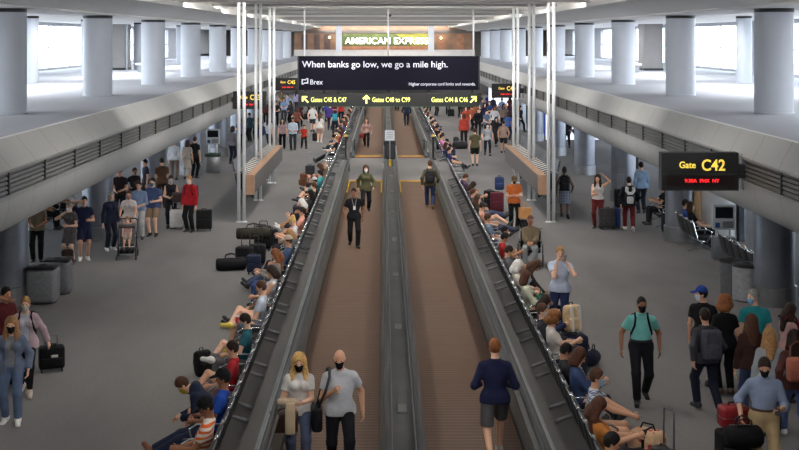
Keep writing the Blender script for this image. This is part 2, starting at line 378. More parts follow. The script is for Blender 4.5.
for k in range(4): MB().box(-.17, .17, -.034, -.03, 1.38-k*.09, 1.41-k*.09).build('printed_line', mat('grey_print', (140,140,145), .6, 0, .1, 4), o)
o = thing('guard_rail', 'low steel guard rail joining the near and far walkways', 'rail', (.26, 51.8, 0))
for x in (-.3, .3):
    MB().tube([(x, 0, .75), (x, 7.6, .75)], .03).build('rail', STEEL, o, True)
    for y in (.1, 3.8, 7.5): MB().tube([(x, y, 0), (x, y, .75)], .022).build('post', STEEL, o, True)
MB().box(-.28, .28, .3, 7.3, 0, .12).build('plinth', RUBBER, o)
for y in (.5, 4.2): MB().box(-.06, .06, y, y+.2, .12, .42).build('yellow_marker', YEL, o)

# ------------------------------------------------------------------ hanging signs
ADV = mat('navy_black_advert', (14,13,25), .8, 0, .06, 1); ADV.node_tree.nodes['Principled BSDF'].inputs['Specular IOR Level'].default_value = .1
o = thing('advert_board', 'wide dark hanging advert board with white slogan across the hall', 'sign', (.18, 52, 0))
zt, zb = EYE-(56-VY)*52/F, EYE-(90-VY)*52/F
hw = 181*52/F/2
MB().rbox(-hw, hw, 0, .22, zb, zt, .015, 2).build('panel', ADV, o)
for sg in (-1, 1): MB().box(sg*hw-.03, sg*hw+.03, -.012, .23, zb, zt).build('frame_edge', BLACK, o)
PXM = 52/F; sx_ = lambda px: (px-VX)*PXM-.18; sz_ = lambda py: EYE-(py-VY)*PXM
text('When banks go low, we go a mile high.', WL, o, sx_(302), sx_(447.6), sz_(64.2), .27, -.012, bold=.006)
text('Brex', WL, o, sx_(310.3), sx_(322.8), sz_(82), .21, -.012, bold=.004)
text('Higher corporate card limits and rewards.', WL, o, sx_(409), sx_(475.4), sz_(84), .125, -.012, bold=.004)
b = MB(); b.box(-hw+.15, -hw+.2, -.014, 0, zb+.26, zb+.46); b.box(-hw+.15, -hw+.34, -.014, 0, zb+.42, zb+.47); b.box(-hw+.34, -hw+.44, -.014, 0, zb+.46, zb+.51)
b.box(-hw+.39, -hw+.44, -.014, 0, zb+.3, zb+.5); b.box(-hw+.25, -hw+.44, -.014, 0, zb+.28, zb+.33); b.box(-hw+.15, -hw+.25, -.014, 0, zb+.24, zb+.29)
b.build('logo_mark', WL, o)
for x in (-3.65, -.02, 3.68): MB().tube([(x, .1, zt-.05), (x, .1, 7.46)], .035).build('hanging_rod', METALW, o, True)
o = thing('gate_direction_sign', 'long black hanging sign with yellow gate directions below the advert board', 'sign', (.18, 52, 0))
za, zc = EYE-(93.3-VY)*52/F, EYE-(106-VY)*52/F; zm = (za+zc)/2
MB().rbox(-hw, hw, .0, .2, zc, za, .012, 2).build('panel', SIGNB, o)
MB().box(-hw, hw, -.006, .2, zc-.03, zc).build('green_edge', mat('green_edge_strip', (24,66,42), .5, 0, .1, 3), o)
for x in (-hw+.3, 0, hw-.3): MB().box(x-.05, x+.05, .06, .14, za, zb).build('hanger', BLACK, o)
for t_, a_, b_ in (('Gates C45 & C47', 311, 346.5), ('Gates C48 to C99', 372.3, 410), ('Gates C44 & C46', 431.5, 467.8)):
    text(t_, YG, o, sx_(a_), sx_(b_), zm, .2, -.01, bold=.008)
def arrow(cx, ang):
    b = MB(); M = Matrix.Translation((cx, -.012, zm)) @ Matrix.Rotation(ang, 4, 'Y')
    b.box(-.035, .035, -.004, .008, -.17, .12, M)
    for s in (-1, 1):
        b.box(-.033, .033, -.004, .008, -.02, .2, M @ Matrix.Translation((0, 0, .17)) @ Matrix.Rotation(s*math.radians(135), 4, 'Y'))
    b.build('arrow', YG, o)
arrow(sx_(305.4), math.radians(-45)); arrow(sx_(366.4), 0); arrow(sx_(473), math.radians(45))

def gate_sign(x, y, w, z0, z1, num, label, bracket_x, led='9:30A  PHX  NY'):
    o = thing('gate_sign', label, 'sign', (x, y, 0), 0, 'gate number signs on the balcony fascias')
    h = z1-z0
    MB().rbox(-w/2, w/2, -.12, .12, z0, z1, .012, 2).build('housing', SIGNB, o)
    for zz in (z1-.005, z0+h*.44, z0+.01): MB().box(-w/2+.02, w/2-.02, -.128, -.11, zz-.008, zz+.008).build('trim_strip', RUBBER, o)
    MB().box(-w/2+.08, w/2-.08, -.127, -.115, z0+h*.12, z0+h*.4).build('led_panel', mat('led_window', (26,10,12), .3, 0, .1, 4), o)
    text('Gate', YL, o, -w*.27, -w*.06, z0+h*.68, h*.17, -.128, bold=.015)
    text(num, YL, o, w*.02, w*.32, z0+h*.675, h*.29, -.128, bold=.015)
    text(led, REDL, o, -w*.2, w*.245, z0+h*.265, h*.09, -.13, bold=.012)
    bx = bracket_x-x; s = 1 if bx > 0 else -1
    MB().box(*sorted((s*w/2, bx)), -.09, .09, z0+h*.33, z0+h*.68).build('bracket', BLACK, o)
    for dz in (.8, .16): MB().box(*sorted((bx-s*.12, bx)), -.05, .05, z0+h*dz-.1, z0+h*dz+.1).build('clamp', STEEL, o)
Zs = 22.0
gate_sign((698.5-VX)/F*Zs, Zs, 77*Zs/F, EYE-(190-VY)*Zs/F, EYE-(152-VY)*Zs/F, 'C42', 'black gate sign with yellow C42, nearest on the right fascia', 6.66)
gate_sign(5.75, 56.8, 1.35, 3.27, 3.94, 'C44', 'black gate sign with red display line, far on the right fascia behind poles', 6.6)
gate_sign(-5.5, 49, 1.35, 3.2, 3.92, 'C43', 'black gate sign on the left fascia, nearer one behind the steel poles', -6.25)
gate_sign(-5.25, 64.8, 1.35, 3.27, 3.94, 'C45', 'black gate sign with yellow C45, left of the hanging advert board', -6.25)

# ------------------------------------------------------------------ trough sculptures on poles
TAN = mat('tan_wood_rail', (172,136,110), .5, 0, .12, 5)
GREYB = mat('grey_beam_side', (88,82,80), .5, .1, .1, 3)
MOTTLE = mat('mottled_dark_panel', (84,86,90), .45, .4, .5, 5)
def trough(sg, xb, label):
    o = thing('trough_sculpture', label, 'sculpture', (xb, 39.8, 0), 0, 'trough sculptures on steel poles')
    n = 11.2
    # sg: +1 when the outer side is +X
    b = MB(); b.box(-.12, .12, .06, n, .9, 1.5); b.build('beam', GREYB, o)
    MB().box(-.125, .125, .0, n, 1.5, 1.55).build('beam_cap', TAN, o)
    MB().box(-.145, .145, -.02, .07, .9, 1.5).build('beam_end', TAN, o)
    prof = [(sg*.30, .55), (sg*.60, 2.0), (sg*.65, 2.0), (sg*.36, .55)]
    MB().extrude(prof, .3, n).build('slanted_panel', MOTTLE, o)
    for k in range(22):
        y = .5+k*.5
        f = MB(); f.extrude([(sg*.16, 1.0), (sg*.16, 1.5), (sg*.47, 1.6), (sg*.37, 1.0)], y, y+.07); fo = f.build('fin', BLACK, o)
        MB().extrude([(sg*.16, 1.5), (sg*.16, 1.53), (sg*.47, 1.63), (sg*.47, 1.6)], y-.01, y+.1).build('fin_edge', SOFFIT, fo)
    for yy in (0, 5.3, 10.7):
        for dx in ((.185, .36) if sg > 0 else (-.185, -.36)):
            p = MB().tube([(dx, yy-.09, .02), (dx, yy-.09, 7.44)], .055, 12).build('pole', METALW, o, True)
            MB().lathe([(.1, 0), (.1, .03), (.06, .05)], 14, (dx, yy-.09, 0)).build('base_plate', METALW, p, 'auto')
        for zz in (.3, 1.62, 4.95):
            MB().box(*sorted((sg*.14, sg*.52)), yy-.12, yy-.06, zz, zz+.05).build('clamp_bar', STEEL, o)
    for yy in (2.4, 8):
        MB().tube([(sg*.1, yy, .92), (sg*.2, yy, .5), (sg*.34, yy, .62)], .04, 8).build('brace', BLACK, o, True)
trough(-1, -4.46, 'long tan-railed trough sculpture on steel poles, left of the walkways')
trough(1, 5.24, 'long tan-railed trough sculpture on steel poles, right of the walkways')
# ------------------------------------------------------------------ smooth bodies from distance fields
CORN = [(i, j, k) for i in (0, 1) for j in (0, 1) for k in (0, 1)]
EDG = [(a, b) for a in range(8) for b in range(a+1, 8) if sum(abs(CORN[a][q]-CORN[b][q]) for q in range(3)) == 1]
def surface_net(G, org, h):
    ins = G < 0
    sh = tuple(n-1 for n in G.shape)
    def sl(A, c): return A[c[0]:c[0]+sh[0], c[1]:c[1]+sh[1], c[2]:c[2]+sh[2]]
    cnt = sum(sl(ins, c).astype(np.int8) for c in CORN)
    act = (cnt > 0) & (cnt < 8)
    idx = np.argwhere(act)
    vals = [sl(G, c)[act] for c in CORN]
    acc = np.zeros((len(idx), 3)); num = np.zeros(len(idx))
    for a, b in EDG:
        va, vb = vals[a], vals[b]; m = (va < 0) != (vb < 0)
        t = np.where(m, va/np.where(m, va-vb, 1), 0)[:, None]
        p = np.array(CORN[a])+t*(np.array(CORN[b])-np.array(CORN[a]))
        acc += p*m[:, None]; num += m
    V = org+(idx+acc/num[:, None])*h
    ids = -np.ones(sh, np.int64); ids[act] = np.arange(len(idx))
    Q = []
    for ax in range(3):
        u, v = [(1, 2), (2, 0), (0, 1)][ax]
        s0 = [slice(None)]*3; s1 = [slice(None)]*3
        s0[ax] = slice(0, -1); s1[ax] = slice(1, None)
        for q in (u, v): s0[q] = slice(1, -1); s1[q] = slice(1, -1)
        A, B = ins[tuple(s0)], ins[tuple(s1)]
        for m, flip in ((A & ~B, False), (~A & B, True)):
            e = np.argwhere(m)
            if not len(e): continue
            e[:, u] += 1; e[:, v] += 1
            def at_(du, dv):
                f = e.copy(); f[:, u] -= du; f[:, v] -= dv; return ids[f[:, 0], f[:, 1], f[:, 2]]
            q = np.stack([at_(1, 1), at_(0, 1), at_(0, 0), at_(1, 0)], 1)
            Q.append(q[:, ::-1] if flip else q)
    return V, np.concatenate(Q)
A3 = lambda v: np.array(v, float)
def nrm(v): v = A3(v); return v/max(np.linalg.norm(v), 1e-9)
def rc(a, b, ra, rb, k=.03, fl=None, clip=()):          # tapered limb; fl=(direction, squash)
    return ('rc', A3(a), A3(b), ra, rb, k, fl, clip)
def el(c, fr, rad, k=.02, clip=()):                     # ellipsoid in frame fr (rows)
    return ('el', A3(c), np.array(fr), A3(rad), None, k, None, clip)
def field_mesh(prims, h, infl=0., sub=(), clip=()):
    lo = np.full(3, 9e9); hi = -lo
    bb = []
    for p in prims:
        if p[0] == 'rc':
            r = max(p[3], p[4])+infl; l = np.minimum(p[1], p[2])-r; g = np.maximum(p[1], p[2])+r
        else:
            r = max(p[3])+infl; l = p[1]-r; g = p[1]+r
        bb.append((l, g)); lo = np.minimum(lo, l); hi = np.maximum(hi, g)
    lo = lo-3*h; n = np.ceil((hi+3*h-lo)/h).astype(int)+1
    G = np.ones(n)
    ax = [lo[q]+h*np.arange(n[q]) for q in range(3)]
    for p, (l, g) in zip(prims, bb):
        mg = p[5]+2.5*h
        i0 = np.maximum(((l-mg-lo)/h).astype(int), 0); i1 = np.minimum(((g+mg-lo)/h).astype(int)+2, n)
        S = tuple(slice(a, b) for a, b in zip(i0, i1))
        X, Y, Z = np.meshgrid(ax[0][S[0]], ax[1][S[1]], ax[2][S[2]], indexing='ij')
        if p[0] == 'rc':
            a, b = p[1], p[2]; ba = b-a
            q0, q1, q2 = X-a[0], Y-a[1], Z-a[2]
            if p[6] is not None:
                f, s = p[6]; dt = (q0*f[0]+q1*f[1]+q2*f[2])*(1/s-1)
                q0 = q0+dt*f[0]; q1 = q1+dt*f[1]; q2 = q2+dt*f[2]
                ba = ba+(1/s-1)*(ba@f)*f
            t = np.clip((q0*ba[0]+q1*ba[1]+q2*ba[2])/max(ba@ba, 1e-9), 0, 1)
            d = np.sqrt((q0-t*ba[0])**2+(q1-t*ba[1])**2+(q2-t*ba[2])**2)-(p[3]+(p[4]-p[3])*t)-infl
        else:
            c, fr, rad = p[1], p[2], p[3]+infl
            q0, q1, q2 = X-c[0], Y-c[1], Z-c[2]
            e = [(q0*fr[i][0]+q1*fr[i][1]+q2*fr[i][2])/rad[i] for i in range(3)]
            d = (np.sqrt(e[0]**2+e[1]**2+e[2]**2)-1)*min(rad)
        for pt, nn in p[7]: d = np.maximum(d, (X-pt[0])*nn[0]+(Y-pt[1])*nn[1]+(Z-pt[2])*nn[2])
        g0 = G[S]; k = p[5]
        hh = np.maximum(k-np.abs(g0-d), 0)/k if k else 0
        G[S] = np.minimum(g0, d)-hh*hh*k*.25
    if sub or clip:
        X, Y, Z = np.meshgrid(*ax, indexing='ij')
        for pt, nn in clip: G = np.maximum(G, (X-pt[0])*nn[0]+(Y-pt[1])*nn[1]+(Z-pt[2])*nn[2])
        for c, fr, hf in sub:                           # cut a box away
            q = [np.abs((X-c[0])*fr[i][0]+(Y-c[1])*fr[i][1]+(Z-c[2])*fr[i][2])-hf[i] for i in range(3)]
            G = np.maximum(G, -np.maximum(np.maximum(q[0], q[1]), q[2]))
    if not (G < 0).any(): return None
    return surface_net(G, lo, h)
def mesh_obj(name, VF, m, parent=None, extra=None):
    V, Fq = VF; nv = len(V); nf = len(Fq)
    ev, ef = extra if extra else ([], [])
    me = bpy.data.meshes.new(name)
    if ev:
        me.from_pydata(V.tolist()+[tuple(v) for v in ev], [], Fq.tolist()+[tuple(i+nv for i in f) for f in ef])
    else:
        me.vertices.add(nv); me.vertices.foreach_set('co', V.ravel().astype(np.float32))
        me.loops.add(nf*4); me.loops.foreach_set('vertex_index', Fq.ravel().astype(np.int32))
        me.polygons.add(nf); me.polygons.foreach_set('loop_start', np.arange(0, nf*4, 4, dtype=np.int32))
    me.update(calc_edges=True); me.validate()
    me.polygons.foreach_set('use_smooth', [True]*len(me.polygons))
    me.materials.append(m)
    o = bpy.data.objects.new(name, me); COL.objects.link(o)
    if parent: o.parent = parent
    return o

SKIN = [(226,178,150), (206,156,126), (176,124,94), (146,98,72), (92,60,46)]
def skin_mat(i): return mat('skin', SKIN[i], .5, 0, .05, 12)
HAIRC = dict(black=(26,22,22), brown=(74,50,36), dark=(44,32,27), blond=(204,164,104), ginger=(130,80,48), grey=(150,148,146), white=(214,210,204), auburn=(76,48,36), sand=(160,120,80))
def ik(a, t, l1, l2, pole):
    a, t, pole = A3(a), A3(t), nrm(pole); d = np.linalg.norm(t-a)
    if d > .995*(l1+l2): t = a+(t-a)/d*.995*(l1+l2); d = .995*(l1+l2)
    if d < abs(l1-l2)+.03: t = a+(t-a)/d*(abs(l1-l2)+.03); d = abs(l1-l2)+.03
    u = (t-a)/d; x = (l1*l1-l2*l2+d*d)/(2*d); y = math.sqrt(max(l1*l1-x*x, 0))
    p = pole-(pole@u)*u; p = nrm(p) if np.linalg.norm(p) > 1e-4 else A3((0, 0, 1))
    return a+u*x+p*y, t
POSES = dict(
  stand=dict(), walk=dict(pz=.905, fl=(.09, .30, .09), fr=(-.09, -.30, .15), hl=(.27, -.12, .86), hr=(-.27, .2, .92)),
  walk2=dict(pz=.905, fr=(-.09, .30, .09), fl=(.09, -.30, .15), hr=(-.27, -.12, .86), hl=(.27, .2, .92)),
  phone=dict(hr=(-.06, .33, 1.16), hl=(.06, .30, 1.10), hp=28), hold=dict(hr=(-.1, .26, 1.02), hl=(.12, .28, 1.05), hp=12),
  hip=dict(hl=(.24, .06, .98), hr=(-.24, .06, .98)), call=dict(hr=(-.10, .16, 1.52), hl=(.12, .26, 1.12)),
  push=dict(hl=(.2, .42, 1.02), hr=(-.2, .42, 1.02), fl=(.09, .12, .08)), pull=dict(hr=(-.3, -.3, .82), fl=(.09, .2, .08), fr=(-.09, -.16, .1), pz=.92),
  sit=dict(seat=1), sitphone=dict(seat=1, hr=(-.08, .36, .84), hl=(.08, .34, .8), hp=30, lean=-7),
  stretch=dict(seat=1, lean=-18, fl=(.1, .95, .1), fr=(-.1, 1.0, .12), hl=(.14, .22, .66), hr=(-.14, .22, .66), hp=10),
  cross=dict(seat=1, lean=-10, fl=(.1, .50, .09), fr=(.16, .52, .56), hl=(.2, .26, .64), hr=(-.14, .3, .72), hp=14),
  bent=dict(seat=1, lean=48, fl=(.14, .46, .09), fr=(-.14, .5, .09), hl=(.1, .52, .5), hr=(-.1, .56, .46), hp=55),
  slump=dict(seat=1, lean=-16, fl=(.14, .6, .09), fr=(-.12, .72, .1), hl=(.1, .26, .68), hr=(-.1, .24, .64), hp=32, hy=15))
PEOPLE = []
def person(label, x, y, yaw, pose='stand', H=1.75, skin=0, hair=('short', 'brown'), top=('tee', (120,120,120)), bot=('pants', (40,40,46)), shoe=(40,40,42), mask=None, fem=False, fat=1., group=None, base=0., cap=None, inner=None, lowres=None, belt=None, collar=None, open_=False, **kw):
    P_ = dict(POSES[pose]); P_.update(kw); g = P_.get
    s = H/1.75; far = y > 44
    h = .0135 if y < 26 else .016 if y < 44 else .021
    X = A3((1, 0, 0)); FW = A3((0, -1, 0)); UP = A3((0, 0, 1))
    L = lambda q: A3((q[0]*1.0, -q[1], q[2]))
    seat = g('seat', 0)
    P = A3((0, 0, .535)) if seat else A3((0, 0, g('pz', .935)*s))
    la = math.radians(g('lean', -16 if seat else 2)); u = FW*math.sin(la)+UP*math.cos(la); f = FW*math.cos(la)-UP*math.sin(la)
    if 'side' in P_: u = nrm(u+X*P_['side'])
    N = P+u*.52*s
    hp = math.radians(g('hp', 4)); hy = math.radians(g('hy', 0))
    HF0 = FW*math.cos(hy)+X*math.sin(hy)
    HF = HF0*math.cos(hp)-UP*math.sin(hp); HU = HF0*math.sin(hp)+UP*math.cos(hp); HR = np.cross(HF, HU)
    C = N+nrm(HU+u)*.165*s+HF*.02
    sw = (.160 if fem else .180)*s; hw_ = .095*s
    J = {}
    for sd, sg in (('l', 1), ('r', -1)):
        sh = P+u*.425*s+X*sg*sw
        de = (sg*.19, .27, .66) if seat else (sg*(.25+.05*(fat-1)*4), .05, .82*s)
        e, w = ik(sh, L(g('h'+sd, de)), .29*s, .255*s, g('e'+sd, (sg*.5, .7, -.45)))
        hi = P+X*sg*hw_-u*.02
        fd = (sg*.12, .47, .09) if seat else (sg*.1, 0, .085)
        k, a = ik(hi, L(g('f'+sd, fd)), .445*s, .43*s, (sg*.12, -1, .55 if seat else .1))
        J[sd] = (sh, e, w, hi, k, a)
    fl = (f, .72)
    tors = [rc(P+X*.06, P-X*.06, .118*s*(1.04 if fem else 1)*(fat*.5+.5), .118*s*(1.04 if fem else 1)*(fat*.5+.5), .05, (f, .85)),
            rc(P+u*.06+f*.02*(fat-1)*4, P+u*.24+f*.03*(fat-1)*4, .135*s*fat, (.115 if fem else .132)*s*fat, .06, (f, .78)),
            rc(P+u*.30*s+X*.055, P+u*.30*s-X*.055, .115*s*fat**.5, .115*s*fat**.5, .06, fl),
            rc(P+u*.36*s+X*.075, P+u*.36*s-X*.075, .108*s, .108*s, .05, fl),
            rc(P+u*.425*s+X*sw*.85, P+u*.425*s-X*sw*.85, .05*s, .05*s, .05)]+[rc(N-u*.03-f*.01, P+u*.44*s+X*q*sw*.8, .052*s, .034*s, .05) for q in (1, -1)]
    if fem: tors += [el(P+u*.35*s+f*.075+X*q*.07, np.array([X, f, u]), (.06, .055, .06), .04) for q in (1, -1)]
    neck = [rc(N-u*.04, C-HU*.05-HF*.015, .058*s, .052*s, .03)]
    limb = {}
    for sd in 'lr':
        sh, e, w, hi, k, a = J[sd]
        limb[sd] = ([rc(sh, e, .050*s*fat**.4, .042*s, .035), rc(e, w, .043*s, .029*s, .02)], [rc(hi, k, .088*s*fat**.4, .06*s, .05), rc(k, a, .06*s, .04*s, .03)])
    hr = np.array([HR, HF, HU]); hs = (.97 if fem else 1.0)*s**.5
    head = [el(C+HU*.025, hr, (.074*hs, .093*hs, .104*hs), .02), rc(C-HU*.03+HF*.02, C-HU*.085*hs+HF*.052, .062*hs, .036*hs, .04),
            rc(C+HF*.092*hs+HU*.008, C+HF*.108*hs-HU*.028, .011, .016, .012)]
    head += [el(C+HR*q*.076*hs-HF*.008-HU*.005, hr, (.012, .022, .032), .008) for q in (1, -1)]
    feet = {}
    for sd in 'lr':
        sh, e, w, hi, k, a = J[sd]
        sn = nrm(a-k); fd = FW*.97+X*(.18 if sd == 'l' else -.18); fd = nrm(fd-(fd@sn)*sn*.85); dn = nrm(sn-(sn@fd)*fd)
        feet[sd] = (a-fd*.045+dn*.035, a+fd*.15+dn*.052, fd, dn, a)
    body = tors+neck+head+limb['l'][0]+limb['r'][0]+limb['l'][1]+limb['r'][1]
    for sd in 'lr': body.append(rc(feet[sd][0], feet[sd][1], .036, .026, .03))
    # hands: palm in the field, five finger tubes rooted inside it
    ext = MB()
    for sd, sg in (('l', 1), ('r', -1)):
        e, w = J[sd][1], J[sd][2]; d = nrm(w-e); n0 = A3((-sg, 0, .0))+UP*.5*abs(d@FW)*(-1 if seat else 1)
        n_ = nrm(n0-(n0@d)*d); wd = np.cross(n_, d)*sg      # wd: across the palm, to the thumb side
        if wd@(FW+UP*.3) < 0: wd = -wd
        pc = w+d*.055
        body.append(rc(w, w+d*.088, .03*s, .036*s, .02, (n_, .5)))
        if not far or True:
            for q, ln in ((.03, .072), (.01, .082), (-.01, .077), (-.029, .06)):
                r0 = w+d*.085+wd*q; c1 = math.radians(18); c2 = math.radians(42)
                p1 = r0+(d*math.cos(c1)+n_*math.sin(c1))*ln*.5; p2 = p1+(d*math.cos(c2)+n_*math.sin(c2))*ln*.33; p3 = p2+(d*math.cos(1.15)+n_*math.sin(1.15))*ln*.24
                ext.tube([r0-d*.03, r0, p1, p2, p3], [.0095, .0095, .009, .008, .006], 6)
            t0 = w+d*.03+wd*.022; t1 = t0+nrm(d*.75+wd*.75+n_*.15)*.045; t2 = t1+nrm(d*.95+wd*.2+n_*.35)*.035
            ext.tube([t0-wd*.012, t0, t1, t2], [.012, .012, .0105, .0075], 6)
    sk = skin_mat(skin)
    root = mesh_obj('person', field_mesh(body, h), sk, None, (ext.v, ext.f))
    root.location = (x, y, base); root.rotation_euler = (0, 0, math.radians(yaw))
    tag(root, label, 'person', group)
    if not far:                                            # eyes and mouth
        for q in (1, -1):
            ec = C+HF*.083*hs+HR*q*.031+HU*.012
            MB().lathe([(.002, -.0095), (.0085, -.005), (.0105, 0), (.0085, .005), (.002, .0095)], 10, ec).build('eye', mat('eye', (38,28,24), .2, 0, .1, 30), root, True)
        if not mask:
            mc = C+HF*.094*hs-HU*.056
            mesh_obj('mouth', field_mesh([rc(mc+HR*.02-HF*.008, mc-HR*.02-HF*.008, .008, .008, .005), rc(mc+HR*.01, mc-HR*.01, .008, .008, .005)], .004), mat('lips', (150,82,74), .5, 0, .08, 20), root)
    def part(name, prims, m, infl=0., hh=None, **k):
        VF = field_mesh(prims, hh or h, infl, **k)
        if VF is None: return None
        return mesh_obj(name, VF, m, root)
    def cm(c): return c if not isinstance(c, tuple) else cloth(c)
    # ---- lower garment
    kind, bc = bot; bm_ = cm(bc); loose = .014
    def cutleg(sd, fr):                                    # leg covered down to fraction fr (0 hip .. 1 knee .. 2 ankle)
        up, lo_ = limb[sd][1]; hi, k, a = J[sd][3:6]
        if fr <= 1:
            e_ = hi+(k-hi)*fr; d = nrm(k-hi); return [rc(hi, e_, up[3]+.006, up[3]+(up[4]-up[3])*fr+.016, .04, None, [(e_, d)])]
        e_ = k+(a-k)*(fr-1); d = nrm(a-k)
        return [up, rc(k, e_, lo_[3]+.004, lo_[3]+(lo_[4]-lo_[3])*(fr-1)+(.010 if kind == 'pants' else 0), .03, None, [(e_, d)])]
    wcl = [(P+u*(.13 if belt else .02)*s, u)]
    if kind in ('pants', 'shorts', 'leggings'):
        fr = {'pants': 1.97, 'leggings': 1.9, 'shorts': g('cut', .82)}[kind]
        part({'pants': 'trousers'}.get(kind, kind), [tors[0], tors[1]]+cutleg('l', fr)+cutleg('r', fr), bm_, loose if kind != 'leggings' else .008, clip=wcl)
    elif kind == 'skirt':
        ln = g('cut', .5); dwn = -UP if not seat else nrm((J['l'][4]+J['r'][4])/2-P)
        e_ = P+dwn*ln
        part('skirt', [tors[0], rc(P+u*.05, e_, .14, .2, .04, (f, .8), [(e_, dwn)])], bm_, .012, clip=wcl)
    # ---- upper garment
    kt, tc_ = top; tm = cm(tc_); loose = {'jacket': .022, 'coat': .026, 'hoodie': .022, 'tank': .009}.get(kt, .013)
    tp = list(tors); hem = (.10 if belt else -.075 if kt not in ('jacket', 'coat') else -.1)
    clip = [(P+u*.53*s, u)]
    if kt in ('dress', 'coat') and not seat:
        e_ = P-UP*g('dl', .42)*s
        tp.append(rc(P, e_, .125, .17, .06, (f, .85), [(e_, -UP)])); hem = -9
    elif kt == 'dress':
        k2 = (J['l'][4]+J['r'][4])/2; tp.append(rc(P, P+(k2-P)*.8, .14, .15, .05)); hem = -9
    if -5 < hem < 0 and kt != 'tank' and not seat:
        tp.append(rc(P+X*.072*s-u*.03, P-X*.072*s-u*.03, .13*s*(fat*.5+.5), .13*s*(fat*.5+.5), .04, (f, .88))); tp.append(rc(P+X*.075*s-u*.11, P-X*.075*s-u*.11, .128*s*(fat*.5+.5), .128*s*(fat*.5+.5), .03, (f, .88)))
    if hem > -5: clip.append((P+u*hem*s, -u))
    sl = {'tee': .58, 'polo': .58, 'dress': .5, 'tank': 0, 'long': 1.96, 'jacket': 1.98, 'coat': 1.98, 'hoodie': 1.97, 'rolled': 1.35}[kt]
    sl = g('sleeve', sl)
    garm = []
    for sd in 'lr':
        a_, b_ = limb[sd][0]; sh, e, w = J[sd][:3]
        if sl == 0: continue
        if sl <= 1:
            q = sh+(e-sh)*sl; garm.append(rc(sh, q, a_[3]+.001, a_[3]+.004, .035, None, [(q, nrm(e-sh))]))
        else:
            q = e+(w-e)*(sl-1); garm += [a_, rc(e, q, b_[3]+.004, b_[3]+(b_[4]-b_[3])*(sl-1)+.006, .03, None, [(q, nrm(w-e))])]
    for i, p in enumerate(tp): tp[i] = p[:7]+(tuple(p[7])+tuple(clip),)
    if kt == 'hoodie': tp.append(rc(N+X*.05-f*.06, N-X*.05-f*.06, .06, .06, .04))
    sub = []
    if open_: sub.append((P+u*.25*s+f*.15, np.array([X, f, u]), (.06, .14, .5)))
    if inner: part('shirt', list(tors), cm(inner), .010, clip=[(P+u*.53*s, u)])
    nm = {'tee': 'shirt', 'polo': 'polo_shirt', 'long': 'long_sleeved_top', 'rolled': 'shirt', 'tank': 'tank_top'}.get(kt, kt)
    if inner and nm == 'shirt': nm = 'overshirt'
    part(nm, tp+garm, tm, loose, sub=sub)
    if collar: part('collar', [rc(N-u*.03, N+u*.03, .072*s, .064*s, .01, None, [(N+u*.035, u), (N-u*.02, -u)])], cm(collar), .008)
    if belt: part('belt', [tors[0], tors[1]], mat('leather', belt, .5, 0, .12, 9), .024, clip=[(P+u*.125*s, u), (P+u*.085*s, -u)])
    # ---- shoes
    for sd in 'lr':
        hl_, to, fd, dn, a = feet[sd]
        if shoe: part('shoe', [rc(hl_, to, .043, .038, .03), rc(a+dn*.0, hl_+fd*.04, .046, .045, .04)], mat('shoe', shoe, .6, 0, .12, 9), .004, .013 if not far else .017, clip=[(a+dn*.083, dn)] if not far else ())
    # ---- hair, hat, mask
    st, hc = hair; hcol = hc if isinstance(hc, tuple) else HAIRC[hc]
    hm = mat('hair', hcol, .55, 0, .35, 40, .5)
    hh = .0105 if not far else .016
    face = [(C-HF*.0, nrm(HF*.83-HU*.55))]; fc = C+HF*.034
    fclip = [(fc, nrm(HF*.8-HU*.6)), (C-HU*.075, -HU)]
    cap_el = el(C+HU*.027-HF*.006, hr, (.074*hs, .093*hs, .104*hs), .02, fclip)
    if st != 'bald':
        ps = []
        if st in ('short', 'buzz'): ps = [cap_el]; inf = .013 if st == 'short' else .006
        elif st == 'long':
            inf = .014; ps = [cap_el, rc(C+HU*.05-HF*.03, C-HU*.12-HF*.07, .082, .08, .03, (HF, .8)), rc(C-HU*.1-HF*.07, N-u*.14-f*.105, .075, .045, .04, (f, .55))]
            ps += [rc(C+HU*.04+HR*q*.06-HF*.005, C-HU*.15+HR*q*.085+HF*.01, .03, .03, .03) for q in (1, -1)]
            ps += [rc(C-HU*.15+HR*q*.085+HF*.01, N-u*.12+X*q*(-1 if HR@X < 0 else 1)*.09+f*.07, .03, .02, .03) for q in (1, -1)]
        elif st == 'bob':
            inf = .016; ps = [cap_el, rc(C+HU*.05-HF*.03, C-HU*.1-HF*.045, .085, .085, .03, (HF, .85))]+[rc(C+HU*.04+HR*q*.06, C-HU*.11+HR*q*.072+HF*.0, .032, .03, .03) for q in (1, -1)]
        elif st == 'curly':
            inf = .03; ps = [el(C+HU*.04-HF*.02, hr, (.09, .1, .105), .03, [(fc+HF*.01, nrm(HF*.85-HU*.5))])]+[el(C+HU*z-HF*yv+HR*xv, hr, (.05, .05, .05), .02) for xv, yv, z in ((.07, .0, .0), (-.07, .0, .0), (.06, .06, -.05), (-.06, .06, -.05), (0, .08, -.06), (.04, .0, .1), (-.04, .01, .1))]
        elif st == 'pony':
            inf = .013; ps = [cap_el, rc(C+HU*.03-HF*.1, C+HU*.02-HF*.13, .03, .035, .02), rc(C+HU*.02-HF*.13, C-HU*.16-HF*.12, .035, .018, .02)]
        elif st == 'bun':
            inf = .013; ps = [cap_el, el(C+HU*.1-HF*.07, hr, (.045, .045, .045), .02)]
        part('hair', ps, hm, inf, hh)
